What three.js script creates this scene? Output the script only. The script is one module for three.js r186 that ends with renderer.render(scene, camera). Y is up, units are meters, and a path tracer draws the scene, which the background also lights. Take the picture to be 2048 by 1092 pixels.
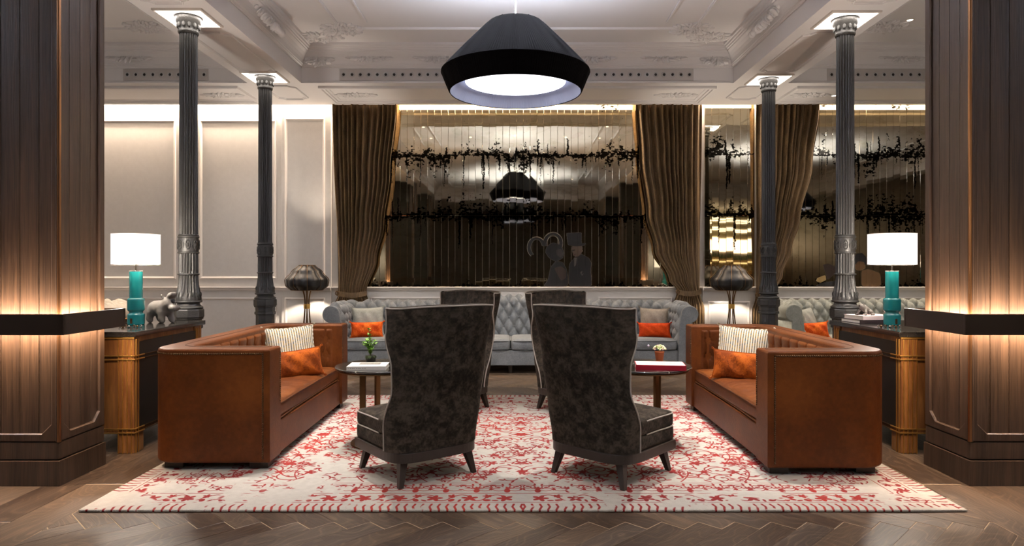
import * as THREE from 'three';
import { mergeGeometries, mergeVertices } from 'three/addons/utils/BufferGeometryUtils.js';
import { MarchingCubes } from 'three/addons/objects/MarchingCubes.js';
import { RectAreaLightUniformsLib } from 'three/addons/lights/RectAreaLightUniformsLib.js';

// ---------------------------------------------------------------- camera, light level
RectAreaLightUniformsLib.init();
const scene = new THREE.Scene();
scene.background = new THREE.Color(0x000000);
const FOCAL = 1330, EYE = 1.3, VX = 1033, VY = 536;            // lens in pixels of the 2048 x 1092 frame
const camera = new THREE.PerspectiveCamera(2 * Math.atan(546 / FOCAL) * 180 / Math.PI, 2048 / 1092, 0.05, 80);
camera.position.set(0, EYE, 0);
camera.lookAt(0, EYE, -5);
camera.setViewOffset(2048, 1092, 1024 - VX, 546 - VY, 2048, 1092);
const renderer = new THREE.WebGLRenderer({ antialias: true });
renderer.toneMapping = THREE.LinearToneMapping;
renderer.toneMappingExposure = 1.0;
renderer.shadowMap.enabled = true;

const WARM = 0xffdcbc, SOFTWARM = 0xffe4c8, NEUTRAL = 0xfff4ea, COOL = 0xeef2ff;
const LEVEL = {
  table: 30, sofa: 38, centre: 40, room: 17, bay: 26, pendant: 3.6, pendantUp: 100, column: 34, cove: 205, band: 480, lamp: 4.5, floorLamp: 8, bar: 6,
};
let lightCount = 0;
function lit(light, parent = scene) {
  light.name = 'light_source_' + (++lightCount);
  if (light.isSpotLight || light.isPointLight) { light.castShadow = true; light.shadow.mapSize.set(512, 512); light.shadow.bias = -0.002; }
  parent.add(light);
  return light;
}
function spotAt(x, y, z, tx, ty, tz, intensity, angle, penumbra = 0.6, color = NEUTRAL, size = 1.2) {
  const l = new THREE.SpotLight(color, intensity, 0, angle, penumbra, 2);
  l.position.set(x, y, z); l.target.position.set(tx, ty, tz); l.shadow.radius = size;
  l.target.name = 'light_aim_' + (lightCount + 1);
  scene.add(l.target);
  return lit(l);
}
function areaAt(x, y, z, dx, dy, dz, w, h, intensity, color) {   // shines along (dx, dy, dz); w runs along x or z
  const l = new THREE.RectAreaLight(color, intensity, w, h);
  l.position.set(x, y, z);
  l.lookAt(x + dx, y + dy, z + dz);
  return lit(l);
}

// ---------------------------------------------------------------- helpers
function mulberry(seed) { let a = seed >>> 0; return () => { a = (a + 0x6D2B79F5) >>> 0; let t = a; t = Math.imul(t ^ (t >>> 15), t | 1); t ^= t + Math.imul(t ^ (t >>> 7), t | 61); return ((t ^ (t >>> 14)) >>> 0) / 4294967296; }; }
const rnd = mulberry(20240611);
const R = (a, b) => a + (b - a) * rnd();
const clamp = (x, a, b) => Math.min(b, Math.max(a, x));
const lerp = (a, b, t) => a + (b - a) * t;
const smooth = (a, b, x) => { const t = clamp((x - a) / (b - a), 0, 1); return t * t * (3 - 2 * t); };
const PX = (px, d) => (px - VX) / FOCAL * d;
const PY = (py, d) => EYE - (py - VY) / FOCAL * d;
const curve = (stops, x) => { // piecewise smooth interpolation through [x, y] stops
  if (x <= stops[0][0]) return stops[0][1];
  for (let i = 1; i < stops.length; i++) if (x <= stops[i][0]) { const [a, ya] = stops[i - 1], [b, yb] = stops[i]; return lerp(ya, yb, smooth(a, b, x)); }
  return stops[stops.length - 1][1];
};
const hash2 = (x, y, s) => { let h = Math.imul(x, 374761393) + Math.imul(y, 668265263) + Math.imul(s, 1442695041); h = Math.imul(h ^ (h >>> 13), 1274126177); return ((h ^ (h >>> 16)) >>> 0) / 4294967296; };
function vnoise(x, y, px, py, s) { // tiles after px, py cells
  const xi = Math.floor(x), yi = Math.floor(y), fx = x - xi, fy = y - yi, m = (a, n) => ((a % n) + n) % n;
  const ux = fx * fx * (3 - 2 * fx), uy = fy * fy * (3 - 2 * fy);
  const x0 = m(xi, px), x1 = m(xi + 1, px), y0 = m(yi, py), y1 = m(yi + 1, py);
  return lerp(lerp(hash2(x0, y0, s), hash2(x1, y0, s), ux), lerp(hash2(x0, y1, s), hash2(x1, y1, s), ux), uy);
}
function fbm(u, v, fx, fy, oct, s) { let a = 0.5, t = 0, n = 0; for (let o = 0; o < oct; o++) { t += a * vnoise(u * fx, v * fy, fx, fy, s + o); n += a; a *= 0.55; fx *= 2; fy *= 2; } return t / n; }
function dataTex(w, h, fn, srgb, sizeX = 1, sizeY = sizeX) {
  const d = new Uint8Array(w * h * 4), c = [0, 0, 0];
  for (let j = 0; j < h; j++) for (let i = 0; i < w; i++) {
    const r = fn(i / w, j / h, c), k = (j * w + i) * 4;
    if (typeof r === 'number') d[k] = d[k + 1] = d[k + 2] = clamp(r, 0, 1) * 255; else { d[k] = clamp(r[0], 0, 1) * 255; d[k + 1] = clamp(r[1], 0, 1) * 255; d[k + 2] = clamp(r[2], 0, 1) * 255; }
    d[k + 3] = 255;
  }
  const t = new THREE.DataTexture(d, w, h);
  t.wrapS = t.wrapT = THREE.RepeatWrapping; t.magFilter = THREE.LinearFilter; t.minFilter = THREE.LinearMipmapLinearFilter; t.generateMipmaps = true;
  if (srgb) t.colorSpace = THREE.SRGBColorSpace;
  t.repeat.set(1 / sizeX, 1 / sizeY); t.needsUpdate = true;
  return t;
}
const mix3 = (a, b, t) => [lerp(a[0], b[0], t), lerp(a[1], b[1], t), lerp(a[2], b[2], t)];
const hex3 = h => [(h >> 16 & 255) / 255, (h >> 8 & 255) / 255, (h & 255) / 255];
const std = (color, roughness, extra = {}) => new THREE.MeshStandardMaterial({ color, roughness, ...extra });
const phys = (color, roughness, extra = {}) => new THREE.MeshPhysicalMaterial({ color, roughness, ...extra });

const taken = new Map();
function numbered(name) { const n = taken.get(name) || 0; taken.set(name, n + 1); return n ? `${name}_${String(n).padStart(3, '0')}` : name; }
function shade(o) { o.castShadow = o.receiveShadow = true; return o; }
function thing(name, label, category, group, x = 0, y = 0, z = 0, turn = 0) {
  const o = new THREE.Group(); o.name = numbered(name); o.position.set(x, y, z); o.rotation.y = turn;
  o.userData = { label, category }; if (group) o.userData.group = group;
  scene.add(o); return o;
}
function setting(name) { const o = new THREE.Group(); o.name = numbered(name); o.userData = { kind: 'structure' }; scene.add(o); return o; }
function part(parent, name, geo, mat, x = 0, y = 0, z = 0, ry = 0) {
  const m = shade(new THREE.Mesh(geo, mat)); m.name = name; m.position.set(x, y, z); m.rotation.y = ry; parent.add(m); return m;
}
function copyOf(o, label, x, y, z, turn) { // a thing and all its parts under the next number
  const c = o.clone(); c.name = numbered(o.name.replace(/_\d{3}$/, '')); c.userData = { ...o.userData, label }; c.position.set(x, y, z); c.rotation.y = turn; scene.add(c); return c;
}
// uv in metres from the dominant axis of each face; grain runs along v
function wuv(geo, turn = false, ox = 0, oy = 0) {
  const g = geo.index ? geo.toNonIndexed() : geo, p = g.attributes.position, uv = new Float32Array(p.count * 2);
  const a = new THREE.Vector3(), b = new THREE.Vector3(), c = new THREE.Vector3();
  for (let i = 0; i < p.count; i += 3) {
    a.fromBufferAttribute(p, i); b.fromBufferAttribute(p, i + 1).sub(a); c.fromBufferAttribute(p, i + 2).sub(a); b.cross(c);
    const ax = Math.abs(b.x), ay = Math.abs(b.y), az = Math.abs(b.z);
    for (let k = 0; k < 3; k++) {
      const x = p.getX(i + k), y = p.getY(i + k), z = p.getZ(i + k);
      let u, v; if (ay >= ax && ay >= az) { u = x; v = z; } else if (ax >= az) { u = z; v = y; } else { u = x; v = y; }
      if (turn) [u, v] = [v, u];
      uv[(i + k) * 2] = u + ox; uv[(i + k) * 2 + 1] = v + oy;
    }
  }
  g.setAttribute('uv', new THREE.BufferAttribute(uv, 2)); return g;
}
function box(w, h, d, r = 0.004, n = 1) { // softly broken edges
  const g = new THREE.BoxGeometry(w, h, d, r ? 3 : 1, r ? 3 : 1, r ? 3 : 1); if (!r) return wuv(g);
  r = Math.min(r, w / 2.01, h / 2.01, d / 2.01);
  const p = g.attributes.position, H = [w / 2, h / 2, d / 2];
  for (let i = 0; i < p.count; i++) {
    const q = [p.getX(i), p.getY(i), p.getZ(i)];
    const s = q.map((v, k) => { const t = v / H[k]; return Math.abs(t) > 0.9 ? Math.sign(t) * H[k] : Math.sign(t) * (H[k] - r); });
    const out = q.map((v, k) => Math.abs(v / H[k]) > 0.9), nOut = out.filter(Boolean).length;
    const f = nOut === 1 ? 1 : nOut === 2 ? Math.SQRT1_2 : 1 / Math.sqrt(3);
    p.setXYZ(i, ...s.map((v, k) => out[k] ? Math.sign(v) * (H[k] - r + r * f) : v));
  }
  g.computeVertexNormals();
  return wuv(g);
}
function boxAt(x0, x1, y0, y1, z0, z1, r = 0.004) { const g = box(Math.abs(x1 - x0), Math.abs(y1 - y0), Math.abs(z1 - z0), r); g.translate((x0 + x1) / 2, (y0 + y1) / 2, (z0 + z1) / 2); return wuv(g); }
function softBox(w, h, d, r, cell = 0.03, shape) { // cushion-like rounded box, smooth normals
  const g0 = new THREE.BoxGeometry(w, h, d, Math.max(4, Math.round(w / cell)), Math.max(4, Math.round(h / cell)), Math.max(4, Math.round(d / cell)));
  g0.deleteAttribute('uv'); g0.deleteAttribute('normal');
  const g = mergeVertices(g0, 1e-5), p = g.attributes.position, H = [w / 2, h / 2, d / 2];
  for (let i = 0; i < p.count; i++) {
    const q = [p.getX(i), p.getY(i), p.getZ(i)], inn = q.map((v, k) => clamp(v, -H[k] + r, H[k] - r)), dv = q.map((v, k) => v - inn[k]), L = Math.hypot(...dv);
    const o = L > 1e-6 ? inn.map((v, k) => v + dv[k] / L * r) : q;
    const s = shape ? shape(o[0], o[1], o[2]) : o; p.setXYZ(i, s[0], s[1], s[2]);
  }
  g.computeVertexNormals(); return wuv(g);
}
function gridGeo(nu, nv, fn, su = 1, sv = 1, flip = false) {
  const P = [], U = [], I = [];
  for (let j = 0; j <= nv; j++) for (let i = 0; i <= nu; i++) { const q = fn(i / nu, j / nv); P.push(q[0], q[1], q[2]); U.push(q.length > 3 ? q[3] : i / nu * su, q.length > 3 ? q[4] : j / nv * sv); }
  for (let j = 0; j < nv; j++) for (let i = 0; i < nu; i++) { const a = j * (nu + 1) + i, b = a + 1, c = a + nu + 1, e = c + 1; flip ? I.push(a, c, b, b, c, e) : I.push(a, b, c, b, e, c); }
  const g = new THREE.BufferGeometry(); g.setAttribute('position', new THREE.Float32BufferAttribute(P, 3)); g.setAttribute('uv', new THREE.Float32BufferAttribute(U, 2)); g.setIndex(I); g.computeVertexNormals(); return g;
}
const plain = list => mergeGeometries(list.map(g => { const n = g.index ? g.toNonIndexed() : g.clone(); if (!n.attributes.uv) n.setAttribute('uv', new THREE.BufferAttribute(new Float32Array(n.attributes.position.count * 2), 2)); for (const k of Object.keys(n.attributes)) if (!['position', 'normal', 'uv'].includes(k)) n.deleteAttribute(k); return n; }));
const V3 = a => new THREE.Vector3(...a);
function tube(points, radius, seg = 40, radial = 6, closed = false) { return new THREE.TubeGeometry(new THREE.CatmullRomCurve3(points.map(V3), closed, 'centripetal'), seg, radius, radial, closed); }
function lathe(pts, seg = 32) { return new THREE.LatheGeometry(pts.map(([r, y]) => new THREE.Vector2(r, y)), seg); }
// a profile [[offset inward, height]] swept round a closed polygon in the xz plane, mitred
function polySweep(pts, prof) {
  let A = 0; const n = pts.length; for (let i = 0; i < n; i++) { const [a, b] = pts[i], [c, e] = pts[(i + 1) % n]; A += a * e - c * b; }
  const s = A > 0 ? 1 : -1, off = [];
  for (let i = 0; i < n; i++) {
    const p = pts[(i + n - 1) % n], q = pts[i], r = pts[(i + 1) % n];
    let ax = q[0] - p[0], ay = q[1] - p[1], bx = r[0] - q[0], by = r[1] - q[1]; const la = Math.hypot(ax, ay), lb = Math.hypot(bx, by); ax /= la; ay /= la; bx /= lb; by /= lb;
    const nx = -(ay + by) * s, ny = (ax + bx) * s, k = 1 + ax * bx + ay * by; off.push([nx / k, ny / k]);
  }
  const P = [], U = [];
  for (let i = 0; i < n; i++) { const j = (i + 1) % n;
    const at = (q, o) => [pts[q][0] + off[q][0] * o, pts[q][1] + off[q][1] * o];
    for (let k = 0; k + 1 < prof.length; k++) {
      const [o0, h0] = prof[k], [o1, h1] = prof[k + 1], a = at(i, o0), b = at(j, o0), c = at(i, o1), e = at(j, o1);
      const quad = [[a[0], h0, a[1]], [b[0], h0, b[1]], [c[0], h1, c[1]], [b[0], h0, b[1]], [e[0], h1, e[1]], [c[0], h1, c[1]]];
      for (const q of quad) { P.push(...q); U.push(q[0] + q[2], q[1] + o0); }
    } }
  const g = new THREE.BufferGeometry(); g.setAttribute('position', new THREE.Float32BufferAttribute(P, 3)); g.setAttribute('uv', new THREE.Float32BufferAttribute(U, 2)); g.computeVertexNormals(); return g;
}
const rectPts = (x0, x1, z0, z1) => [[x0, z0], [x1, z0], [x1, z1], [x0, z1]];
const BEAD = [[0, 0], [0, 0.010], [0.006, 0.016], [0.016, 0.018], [0.022, 0.012], [0.028, 0.010], [0.032, 0]];
function wallFrame(x0, x1, y0, y1, z, prof = BEAD) { const g = polySweep(rectPts(x0, x1, -y1, -y0), prof); g.rotateX(Math.PI / 2); g.translate(0, 0, z); return g; }
function ceilFrame(pts, y, prof = BEAD) { return polySweep(pts, prof.map(([o, h]) => [o, y - h])); }
// a smooth body from tapered capsules [ax, ay, az, ra, bx, by, bz, rb]
function blob(bones, res, pad, k = 0.012, carve = []) {
  const lo = [1e9, 1e9, 1e9], hi = [-1e9, -1e9, -1e9];
  for (const b of bones) for (const o of [0, 4]) for (let a = 0; a < 3; a++) { lo[a] = Math.min(lo[a], b[o + a] - b[o + 3] - pad); hi[a] = Math.max(hi[a], b[o + a] + b[o + 3] + pad); }
  const c = lo.map((v, i) => (v + hi[i]) / 2), S = Math.max(...lo.map((v, i) => hi[i] - v)) / 2;
  const mc = new MarchingCubes(res, new THREE.MeshStandardMaterial(), false, false, 60000); mc.isolation = 0;
  const cap = (b, x, y, z) => { const dx = b[4] - b[0], dy = b[5] - b[1], dz = b[6] - b[2], t = clamp(((x - b[0]) * dx + (y - b[1]) * dy + (z - b[2]) * dz) / (dx * dx + dy * dy + dz * dz + 1e-12), 0, 1); return Math.hypot(x - b[0] - dx * t, y - b[1] - dy * t, z - b[2] - dz * t) - lerp(b[3], b[7], t); };
  const half = res / 2;
  for (let l = 0; l < res; l++) for (let j = 0; j < res; j++) for (let i = 0; i < res; i++) {
    const x = c[0] + (i - half) / half * S, y = c[1] + (j - half) / half * S, z = c[2] + (l - half) / half * S; let d = 1e3;
    for (const b of bones) { const e = cap(b, x, y, z), h = clamp(0.5 + 0.5 * (d - e) / k, 0, 1); d = lerp(d, e, h) - k * h * (1 - h); }
    for (const b of carve) d = Math.max(d, -cap(b, x, y, z));
    mc.field[i + j * res + l * res * res] = -d;
  }
  mc.update();
  const n = mc.count, g = new THREE.BufferGeometry();
  g.setAttribute('position', new THREE.BufferAttribute(mc.positionArray.slice(0, n * 3).map((v, i) => c[i % 3] + v * S), 3));
  const w = mergeVertices(g, S * 1e-4); w.computeVertexNormals(); return wuv(w);
}
// ---------------------------------------------------------------- materials
function woodTex(seed, dark, light, sx, sy, streak = 90) { // grain along v
  return dataTex(512, 1024, (u, v) => {
    const wob = fbm(u, v, 3, 4, 3, seed) * 0.16, f = fbm(u + wob * 0.2, v, streak, 5, 3, seed + 9), c = fbm(u + wob, v, 12, 2, 3, seed + 20), p = fbm(u, v, 200, 24, 1, seed + 31);
    let t = 0.46 * f + 0.42 * c + 0.12 * p; t = clamp((t - 0.28) / 0.46, 0, 1); return mix3(dark, light, t);
  }, true, sx, sy);
}
function oakTex(seed, dark, light) { // wire-brushed oak, pale grain arcs along v
  return dataTex(512, 1024, (u, v) => {
    const w = fbm(u, v, 2, 3, 3, seed), arc = 0.5 + 0.5 * Math.sin((u * 7 + w * 9) * Math.PI * 2), f = fbm(u, v, 120, 6, 2, seed + 5), c = fbm(u, v, 4, 2, 3, seed + 8);
    const line = Math.pow(arc, 6) * (0.35 + 0.65 * fbm(u, v, 60, 20, 2, seed + 12));
    return mix3(mix3(dark, light, clamp(0.15 + 0.55 * c + 0.3 * (f - 0.5), 0, 1)), [0.62, 0.53, 0.43], clamp(line * 0.42 + (f > 0.72 ? 0.2 : 0), 0, 1));
  }, true, 0.42, 1.1);
}
const bumpNoise = (seed, fx, fy, oct, sx, sy) => dataTex(512, 512, (u, v) => fbm(u, v, fx, fy, oct, seed), false, sx, sy);
const fineBump = bumpNoise(3, 64, 64, 3, 0.25, 0.25);
const leatherBump = dataTex(512, 512, (u, v) => { const a = fbm(u, v, 60, 60, 2, 4), b = Math.abs(fbm(u, v, 40, 40, 3, 9) - 0.5) * 4; return 0.5 * a + 0.5 * clamp(b, 0, 1); }, false, 0.3);
const M = {};
M.pillar = std(0xffffff, 0.42, { map: woodTex(11, hex3(0x2d2118), hex3(0x523f30), 0.34, 1.5, 110), bumpMap: bumpNoise(8, 128, 8, 2, 0.3, 1.2), bumpScale: 0.0006 });
M.band = std(0x2a1f18, 0.38, { metalness: 0.25 });
M.copper = std(0xb98a62, 0.28, { metalness: 0.95 });
M.brass = std(0xdcb062, 0.42, { metalness: 1 });
M.bronze = std(0x6b5134, 0.34, { metalness: 0.9 });
M.chrome = std(0xc9c4ba, 0.15, { metalness: 1 });
M.blackMetal = std(0x1a1816, 0.5, { metalness: 0.4 });
M.walnut = std(0xffffff, 0.33, { map: woodTex(41, hex3(0x5d3a1e), hex3(0x8f6334), 0.5, 0.9, 40) });
M.ebony = std(0x17130f, 0.45, { map: null });
M.legWood = std(0x2c231c, 0.45);
M.oak = [0, 1, 2].map(k => oakTex(60 + k * 17, hex3([0x3c3128, 0x362b23, 0x42362c][k]), hex3([0x665646, 0x5b4c3d, 0x6f5e4b][k])));
const oakBump = bumpNoise(71, 140, 6, 2, 0.4, 1.0);
M.planks = []; for (let k = 0; k < 6; k++) M.planks.push(std([0xffffff, 0xe2d8cf, 0xf4ece4, 0xd2c6ba, 0xffffff, 0xe8e2dc][k], 0.36 + 0.02 * k, { map: M.oak[k % 3], bumpMap: oakBump, bumpScale: 0.0007 }));
M.joint = std(0xb09a7c, 0.8);
M.plaster = std(0xd9d4d0, 0.85, { bumpMap: fineBump, bumpScale: 0.0003 });
M.ceiling = std(0xe0e0e3, 0.88, { bumpMap: fineBump, bumpScale: 0.0003 });
M.wallCloth = std(0xffffff, 0.85, { map: dataTex(512, 512, (u, v) => { const n = 0.5 * fbm(u, v, 128, 128, 2, 91) + 0.5 * fbm(u, v, 12, 12, 3, 92); const k = 0.80 + 0.05 * (n - 0.5); return [k, k * 0.985, k * 0.965]; }, true, 0.5) });
M.iron = std(0x302f2d, 0.42, { metalness: 0.2, bumpMap: bumpNoise(23, 48, 48, 4, 0.3, 0.3), bumpScale: 0.0016 });
M.marble = phys(0xffffff, 0.14, { clearcoat: 0.4, clearcoatRoughness: 0.1, map: dataTex(1024, 1024, (u, v) => {
  const w = fbm(u, v, 4, 4, 4, 33), a = Math.abs(fbm(u + 0.08 * w, v, 3, 3, 5, 35) - 0.5), b = fbm(u, v, 10, 10, 4, 37), vein = smooth(0.012, 0.002, a) * smooth(0.42, 0.62, fbm(u, v, 5, 5, 2, 39));
  return mix3(mix3([0.13, 0.125, 0.115], [0.21, 0.2, 0.18], b), [0.82, 0.8, 0.76], vein); }, true, 1.0) });
M.marbleTop = phys(0xffffff, 0.16, { clearcoat: 0.4, clearcoatRoughness: 0.1, map: dataTex(512, 512, (u, v) => { const b = fbm(u, v, 10, 10, 4, 47), s = fbm(u, v, 90, 90, 2, 48); return mix3([0.13, 0.125, 0.12], [0.23, 0.215, 0.2], clamp(b + 0.5 * (s - 0.5), 0, 1)); }, true, 0.8) });
M.leather = phys(0xffffff, 0.42, { specularIntensity: 0.35, map: dataTex(1024, 1024, (u, v) => { const a = fbm(u, v, 5, 5, 5, 51), b = fbm(u, v, 60, 60, 3, 57); return mix3(hex3(0x4a240d), hex3(0x6d3c18), clamp(0.5 + 1.5 * (a - 0.5) + 0.5 * (b - 0.5), 0, 1)); }, true, 1.3), bumpMap: leatherBump, bumpScale: 0.0007 });
M.seam = std(0x4a2a14, 0.6);
M.nail = std(0x5a4630, 0.35, { metalness: 0.9 });
const velvet = (c0, c1, seed, sheen, tint, f = 9, contrast = 2.2) => phys(0xffffff, 0.85, { specularIntensity: 0.3, sheen, sheenRoughness: 0.45, sheenColor: new THREE.Color(tint), map: dataTex(1024, 1024, (u, v) => { const a = fbm(u, v, f, f, 5, seed), b = fbm(u, v, 90, 90, 2, seed + 6); return mix3(hex3(c0), hex3(c1), clamp(0.5 + contrast * (a - 0.5) + 0.9 * (b - 0.5), 0, 1)); }, true, 0.9), bumpMap: fineBump, bumpScale: 0.0008 });
M.chair = velvet(0x1f1a15, 0x443b31, 81, 0.4, 0x8a7c6a, 26, 2.0);
M.piping = std(0x9b9389, 0.6);
M.grey = velvet(0x64686a, 0x7c7f80, 101, 0.45, 0xb0b4b4, 8, 1.4);
M.sage = velvet(0x7d8079, 0x979990, 121, 0.4, 0xc8ccc0, 8, 1.2);
M.cream = velvet(0xb5aea2, 0xc9c2b6, 131, 0.3, 0xddd6c8, 8, 1.2);
M.greyPillow = velvet(0x83867f, 0x9a9c95, 141, 0.3, 0xb0b4ac, 14, 1.2);
M.taupePillow = velvet(0x746d63, 0x8b8378, 143, 0.3, 0xb0a898, 14, 1.2);
M.orange = velvet(0xb33c0c, 0xe87429, 151, 0.6, 0xffa060, 10, 2.2);
M.rust = velvet(0x642a05, 0x9c4c10, 161, 0.6, 0xe08a3a, 9, 2.4);
M.redOrange = velvet(0x8f2606, 0xbd4210, 171, 0.5, 0xe07030, 9, 1.8);
M.stripe = std(0xffffff, 0.9, { map: dataTex(512, 256, (u, v) => { const s = Math.sin(u * Math.PI * 2 * 16), w = Math.sin(v * Math.PI * 2 * 40 + (s > 0 ? 0 : Math.PI)); const base = s > 0.15 ? [0.86, 0.83, 0.76] : s < -0.55 ? (fbm(u, v, 30, 30, 2, 5) > 0.5 ? [0.36, 0.38, 0.4] : [0.64, 0.52, 0.28]) : [0.66, 0.62, 0.52]; const k = 0.92 + 0.08 * w; return base.map(q => q * k); }, true, 0.32, 0.3) });
M.curtain = phys(0xffffff, 0.62, { sheen: 0.7, sheenRoughness: 0.4, sheenColor: new THREE.Color(0xa88654), map: dataTex(1024, 1024, (u, v) => { const b = fbm(u, v, 160, 110, 2, 181), a = fbm(u, v, 20, 6, 3, 183); return mix3(hex3(0x453520), hex3(0x7a6140), clamp(0.5 + 1.3 * (a - 0.5) + 1.5 * (b - 0.5), 0, 1)); }, true, 0.7), bumpMap: fineBump, bumpScale: 0.001 });
M.shadeBlack = phys(0x0a090a, 0.95, { specularIntensity: 0.08 });
M.shadeLining = phys(0x989eb2, 0.7, {});
M.glow = (c, k) => new THREE.MeshStandardMaterial({ color: 0xffffff, roughness: 0.6, emissive: new THREE.Color(c), emissiveIntensity: k });
M.lampShade = new THREE.MeshPhysicalMaterial({ color: 0xf4f1ec, roughness: 0.9, emissive: new THREE.Color(0xfff6ee), emissiveIntensity: 1.1 });
M.teal = phys(0x1d8384, 0.12, { clearcoat: 0.8, clearcoatRoughness: 0.06 });
M.petal = phys(0x100f0e, 0.42, { bumpMap: leatherBump, bumpScale: 0.001 });
M.white = std(0xe9e6e1, 0.6);
M.hippo = std(0x625d57, 0.55, { bumpMap: bumpNoise(201, 30, 30, 4, 0.1, 0.1), bumpScale: 0.0012 });
M.black = std(0x0c0b0b, 0.6);
M.green = phys(0x6fa02c, 0.5, {});
M.greenDark = std(0x3c4a1c, 0.7);
M.terracotta = std(0x9a4a1c, 0.7);
M.paper = std(0xe8e3d8, 0.85);
M.redCover = std(0xa80f2a, 0.42);
M.glass = new THREE.MeshPhysicalMaterial({ color: 0xffffff, roughness: 0.05, transmission: 1, thickness: 0, ior: 1.45 });
// ---------------------------------------------------------------- floor
const ROOM = { x0: -9.5, x1: 9.5, zb: -9.2, zf: 8.2 }, SOFFIT = 3.517, CEIL = 3.95, COFFER_BACK = -7.97, COFFER_FRONT = 3.3;
const floor = setting('floor');
part(floor, 'subfloor', boxAt(ROOM.x0, ROOM.x1, -0.2, -0.0014, ROOM.zb - 0.2, ROOM.zf + 0.2, 0), M.joint);
{
  const FX0 = -2.355, FX1 = 2.44, W = 0.132, N = 6, ROW = -3.36;
  const clip = (poly, f) => { const out = []; for (let i = 0; i < poly.length; i++) { const a = poly[i], b = poly[(i + 1) % poly.length], fa = f(a), fb = f(b); if (fa >= 0) out.push(a); if ((fa >= 0) !== (fb >= 0)) { const t = fa / (fa - fb); out.push([lerp(a[0], b[0], t), lerp(a[1], b[1], t)]); } } return out; };
  function boardGeo(poly, dirx, dirz, gap = 0.0024) {
    const cx = poly.reduce((s, p) => s + p[0], 0) / poly.length, cz = poly.reduce((s, p) => s + p[1], 0) / poly.length;
    const q = poly.map(([x, z]) => { const l = Math.hypot(x - cx, z - cz) || 1; const k = Math.max(0, 1 - gap * 1.5 / l); return [cx + (x - cx) * k, cz + (z - cz) * k]; });
    const P = [], U = [], ou = R(0, 5), ov = R(0, 5), dy = R(-0.0006, 0.0006);
    const add = (x, y, z) => { P.push(x, y, z); U.push((x - cx) * -dirz + (z - cz) * dirx + ou, (x - cx) * dirx + (z - cz) * dirz + ov); };
    let A = 0; for (let i = 0; i < q.length; i++) { const [a, b] = q[i], [c, e] = q[(i + 1) % q.length]; A += a * e - c * b; } if (A > 0) q.reverse();
    const B = 0.0016, ins = q.map(([x, z]) => { const l = Math.hypot(x - cx, z - cz) || 1; const k = 1 - B * 1.4 / l; return [cx + (x - cx) * k, cz + (z - cz) * k]; });
    for (let i = 1; i + 1 < ins.length; i++) for (const k of [0, i, i + 1]) add(ins[k][0], dy, ins[k][1]);
    for (let i = 0; i < q.length; i++) { const a = q[i], b = q[(i + 1) % q.length], c = ins[i], e = ins[(i + 1) % q.length];
      for (const [p, y] of [[a, dy - B], [b, dy - B], [c, dy], [b, dy - B], [e, dy], [c, dy]]) add(p[0], y, p[1]);
      for (const [p, y] of [[a, -0.0034], [b, -0.0034], [a, dy - B], [b, -0.0034], [b, dy - B], [a, dy - B]]) add(p[0], y, p[1]); }
    const g = new THREE.BufferGeometry(); g.setAttribute('position', new THREE.Float32BufferAttribute(P, 3)); g.setAttribute('uv', new THREE.Float32BufferAttribute(U, 2)); g.computeVertexNormals(); return g;
  }
  const boards = [];
  const s = Math.SQRT1_2, rot = ([x, y]) => [(x + y) * s * W, (x - y) * s * W]; // diagonal chain runs along the room's x
  for (let a = -30; a <= 30; a++) for (let b = -14; b <= 14; b++) {
    const ox = a + b * N, oy = a - b * N;
    const H = [[ox, oy], [ox + N, oy], [ox + N, oy + 1], [ox, oy + 1]], V = [[ox + N, oy - N + 1], [ox + N + 1, oy - N + 1], [ox + N + 1, oy + 1], [ox + N, oy + 1]];
    for (const [poly, dx, dz] of [[H, s, s], [V, s, -s]]) {
      let p = poly.map(q => { const r = rot(q); return [r[0], ROW - (r[1] - (N - 0.5) * s * W)]; });
      const dz2 = -dz;
      p = clip(p, q => q[0] - FX0); if (p.length > 2) p = clip(p, q => FX1 - q[0]); if (p.length > 2) p = clip(p, q => q[1] - (ROOM.zb + 0.02)); if (p.length > 2) p = clip(p, q => -0.2 - q[1]);
      if (p.length > 2) boards.push([p, dx, dz2]);
    }
  }
  for (const side of [-1, 1]) { // straight boards along the edge of the field
    let x = side < 0 ? FX0 : FX1;
    for (let c = 0; c < 14; c++) { const w = 0.235, xa = side < 0 ? x - w : x; x += side * w;
      for (let z = -0.2 + (c % 3) * 0.6; z > ROOM.zb; z -= 1.9) { const za = Math.max(ROOM.zb + 0.02, z - 1.9), zb = Math.min(-0.2, z); if (zb - za > 0.05) boards.push([[[xa, za], [xa + w, za], [xa + w, zb], [xa, zb]], 0, 1]); } }
  }
  const inView = b => { const xs = b[0].map(p => p[0]), zs = b[0].map(p => p[1]), cx = (Math.min(...xs) + Math.max(...xs)) / 2, cz = (Math.min(...zs) + Math.max(...zs)) / 2; const d = -cz; if (d < 2.9 || d > 8.4) return 1e3 + Math.abs(d);
    const px = VX + cx / d * FOCAL; if (px < -120 || px > 2170) return 500 + d; if (cx > -2.2 && cx < 2.27 && d > 3.75 && d < 6.5) return 300 + d; return d; };
  const scored = boards.map(b => [inView(b), b]).sort((a, b) => a[0] - b[0]);
  const rest = [[], [], [], [], [], []]; let n = 0;
  for (const [score, b] of scored) { const k = Math.floor(rnd() * 6), g = boardGeo(...b); if (score < 300 && n < 290) { part(floor, 'plank', g, M.planks[k]); n++; } else rest[k].push(g); }
  rest.forEach((l, k) => { if (l.length) part(floor, 'further_planks', mergeGeometries(l), M.planks[k]).userData.kind = 'stuff'; });
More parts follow.
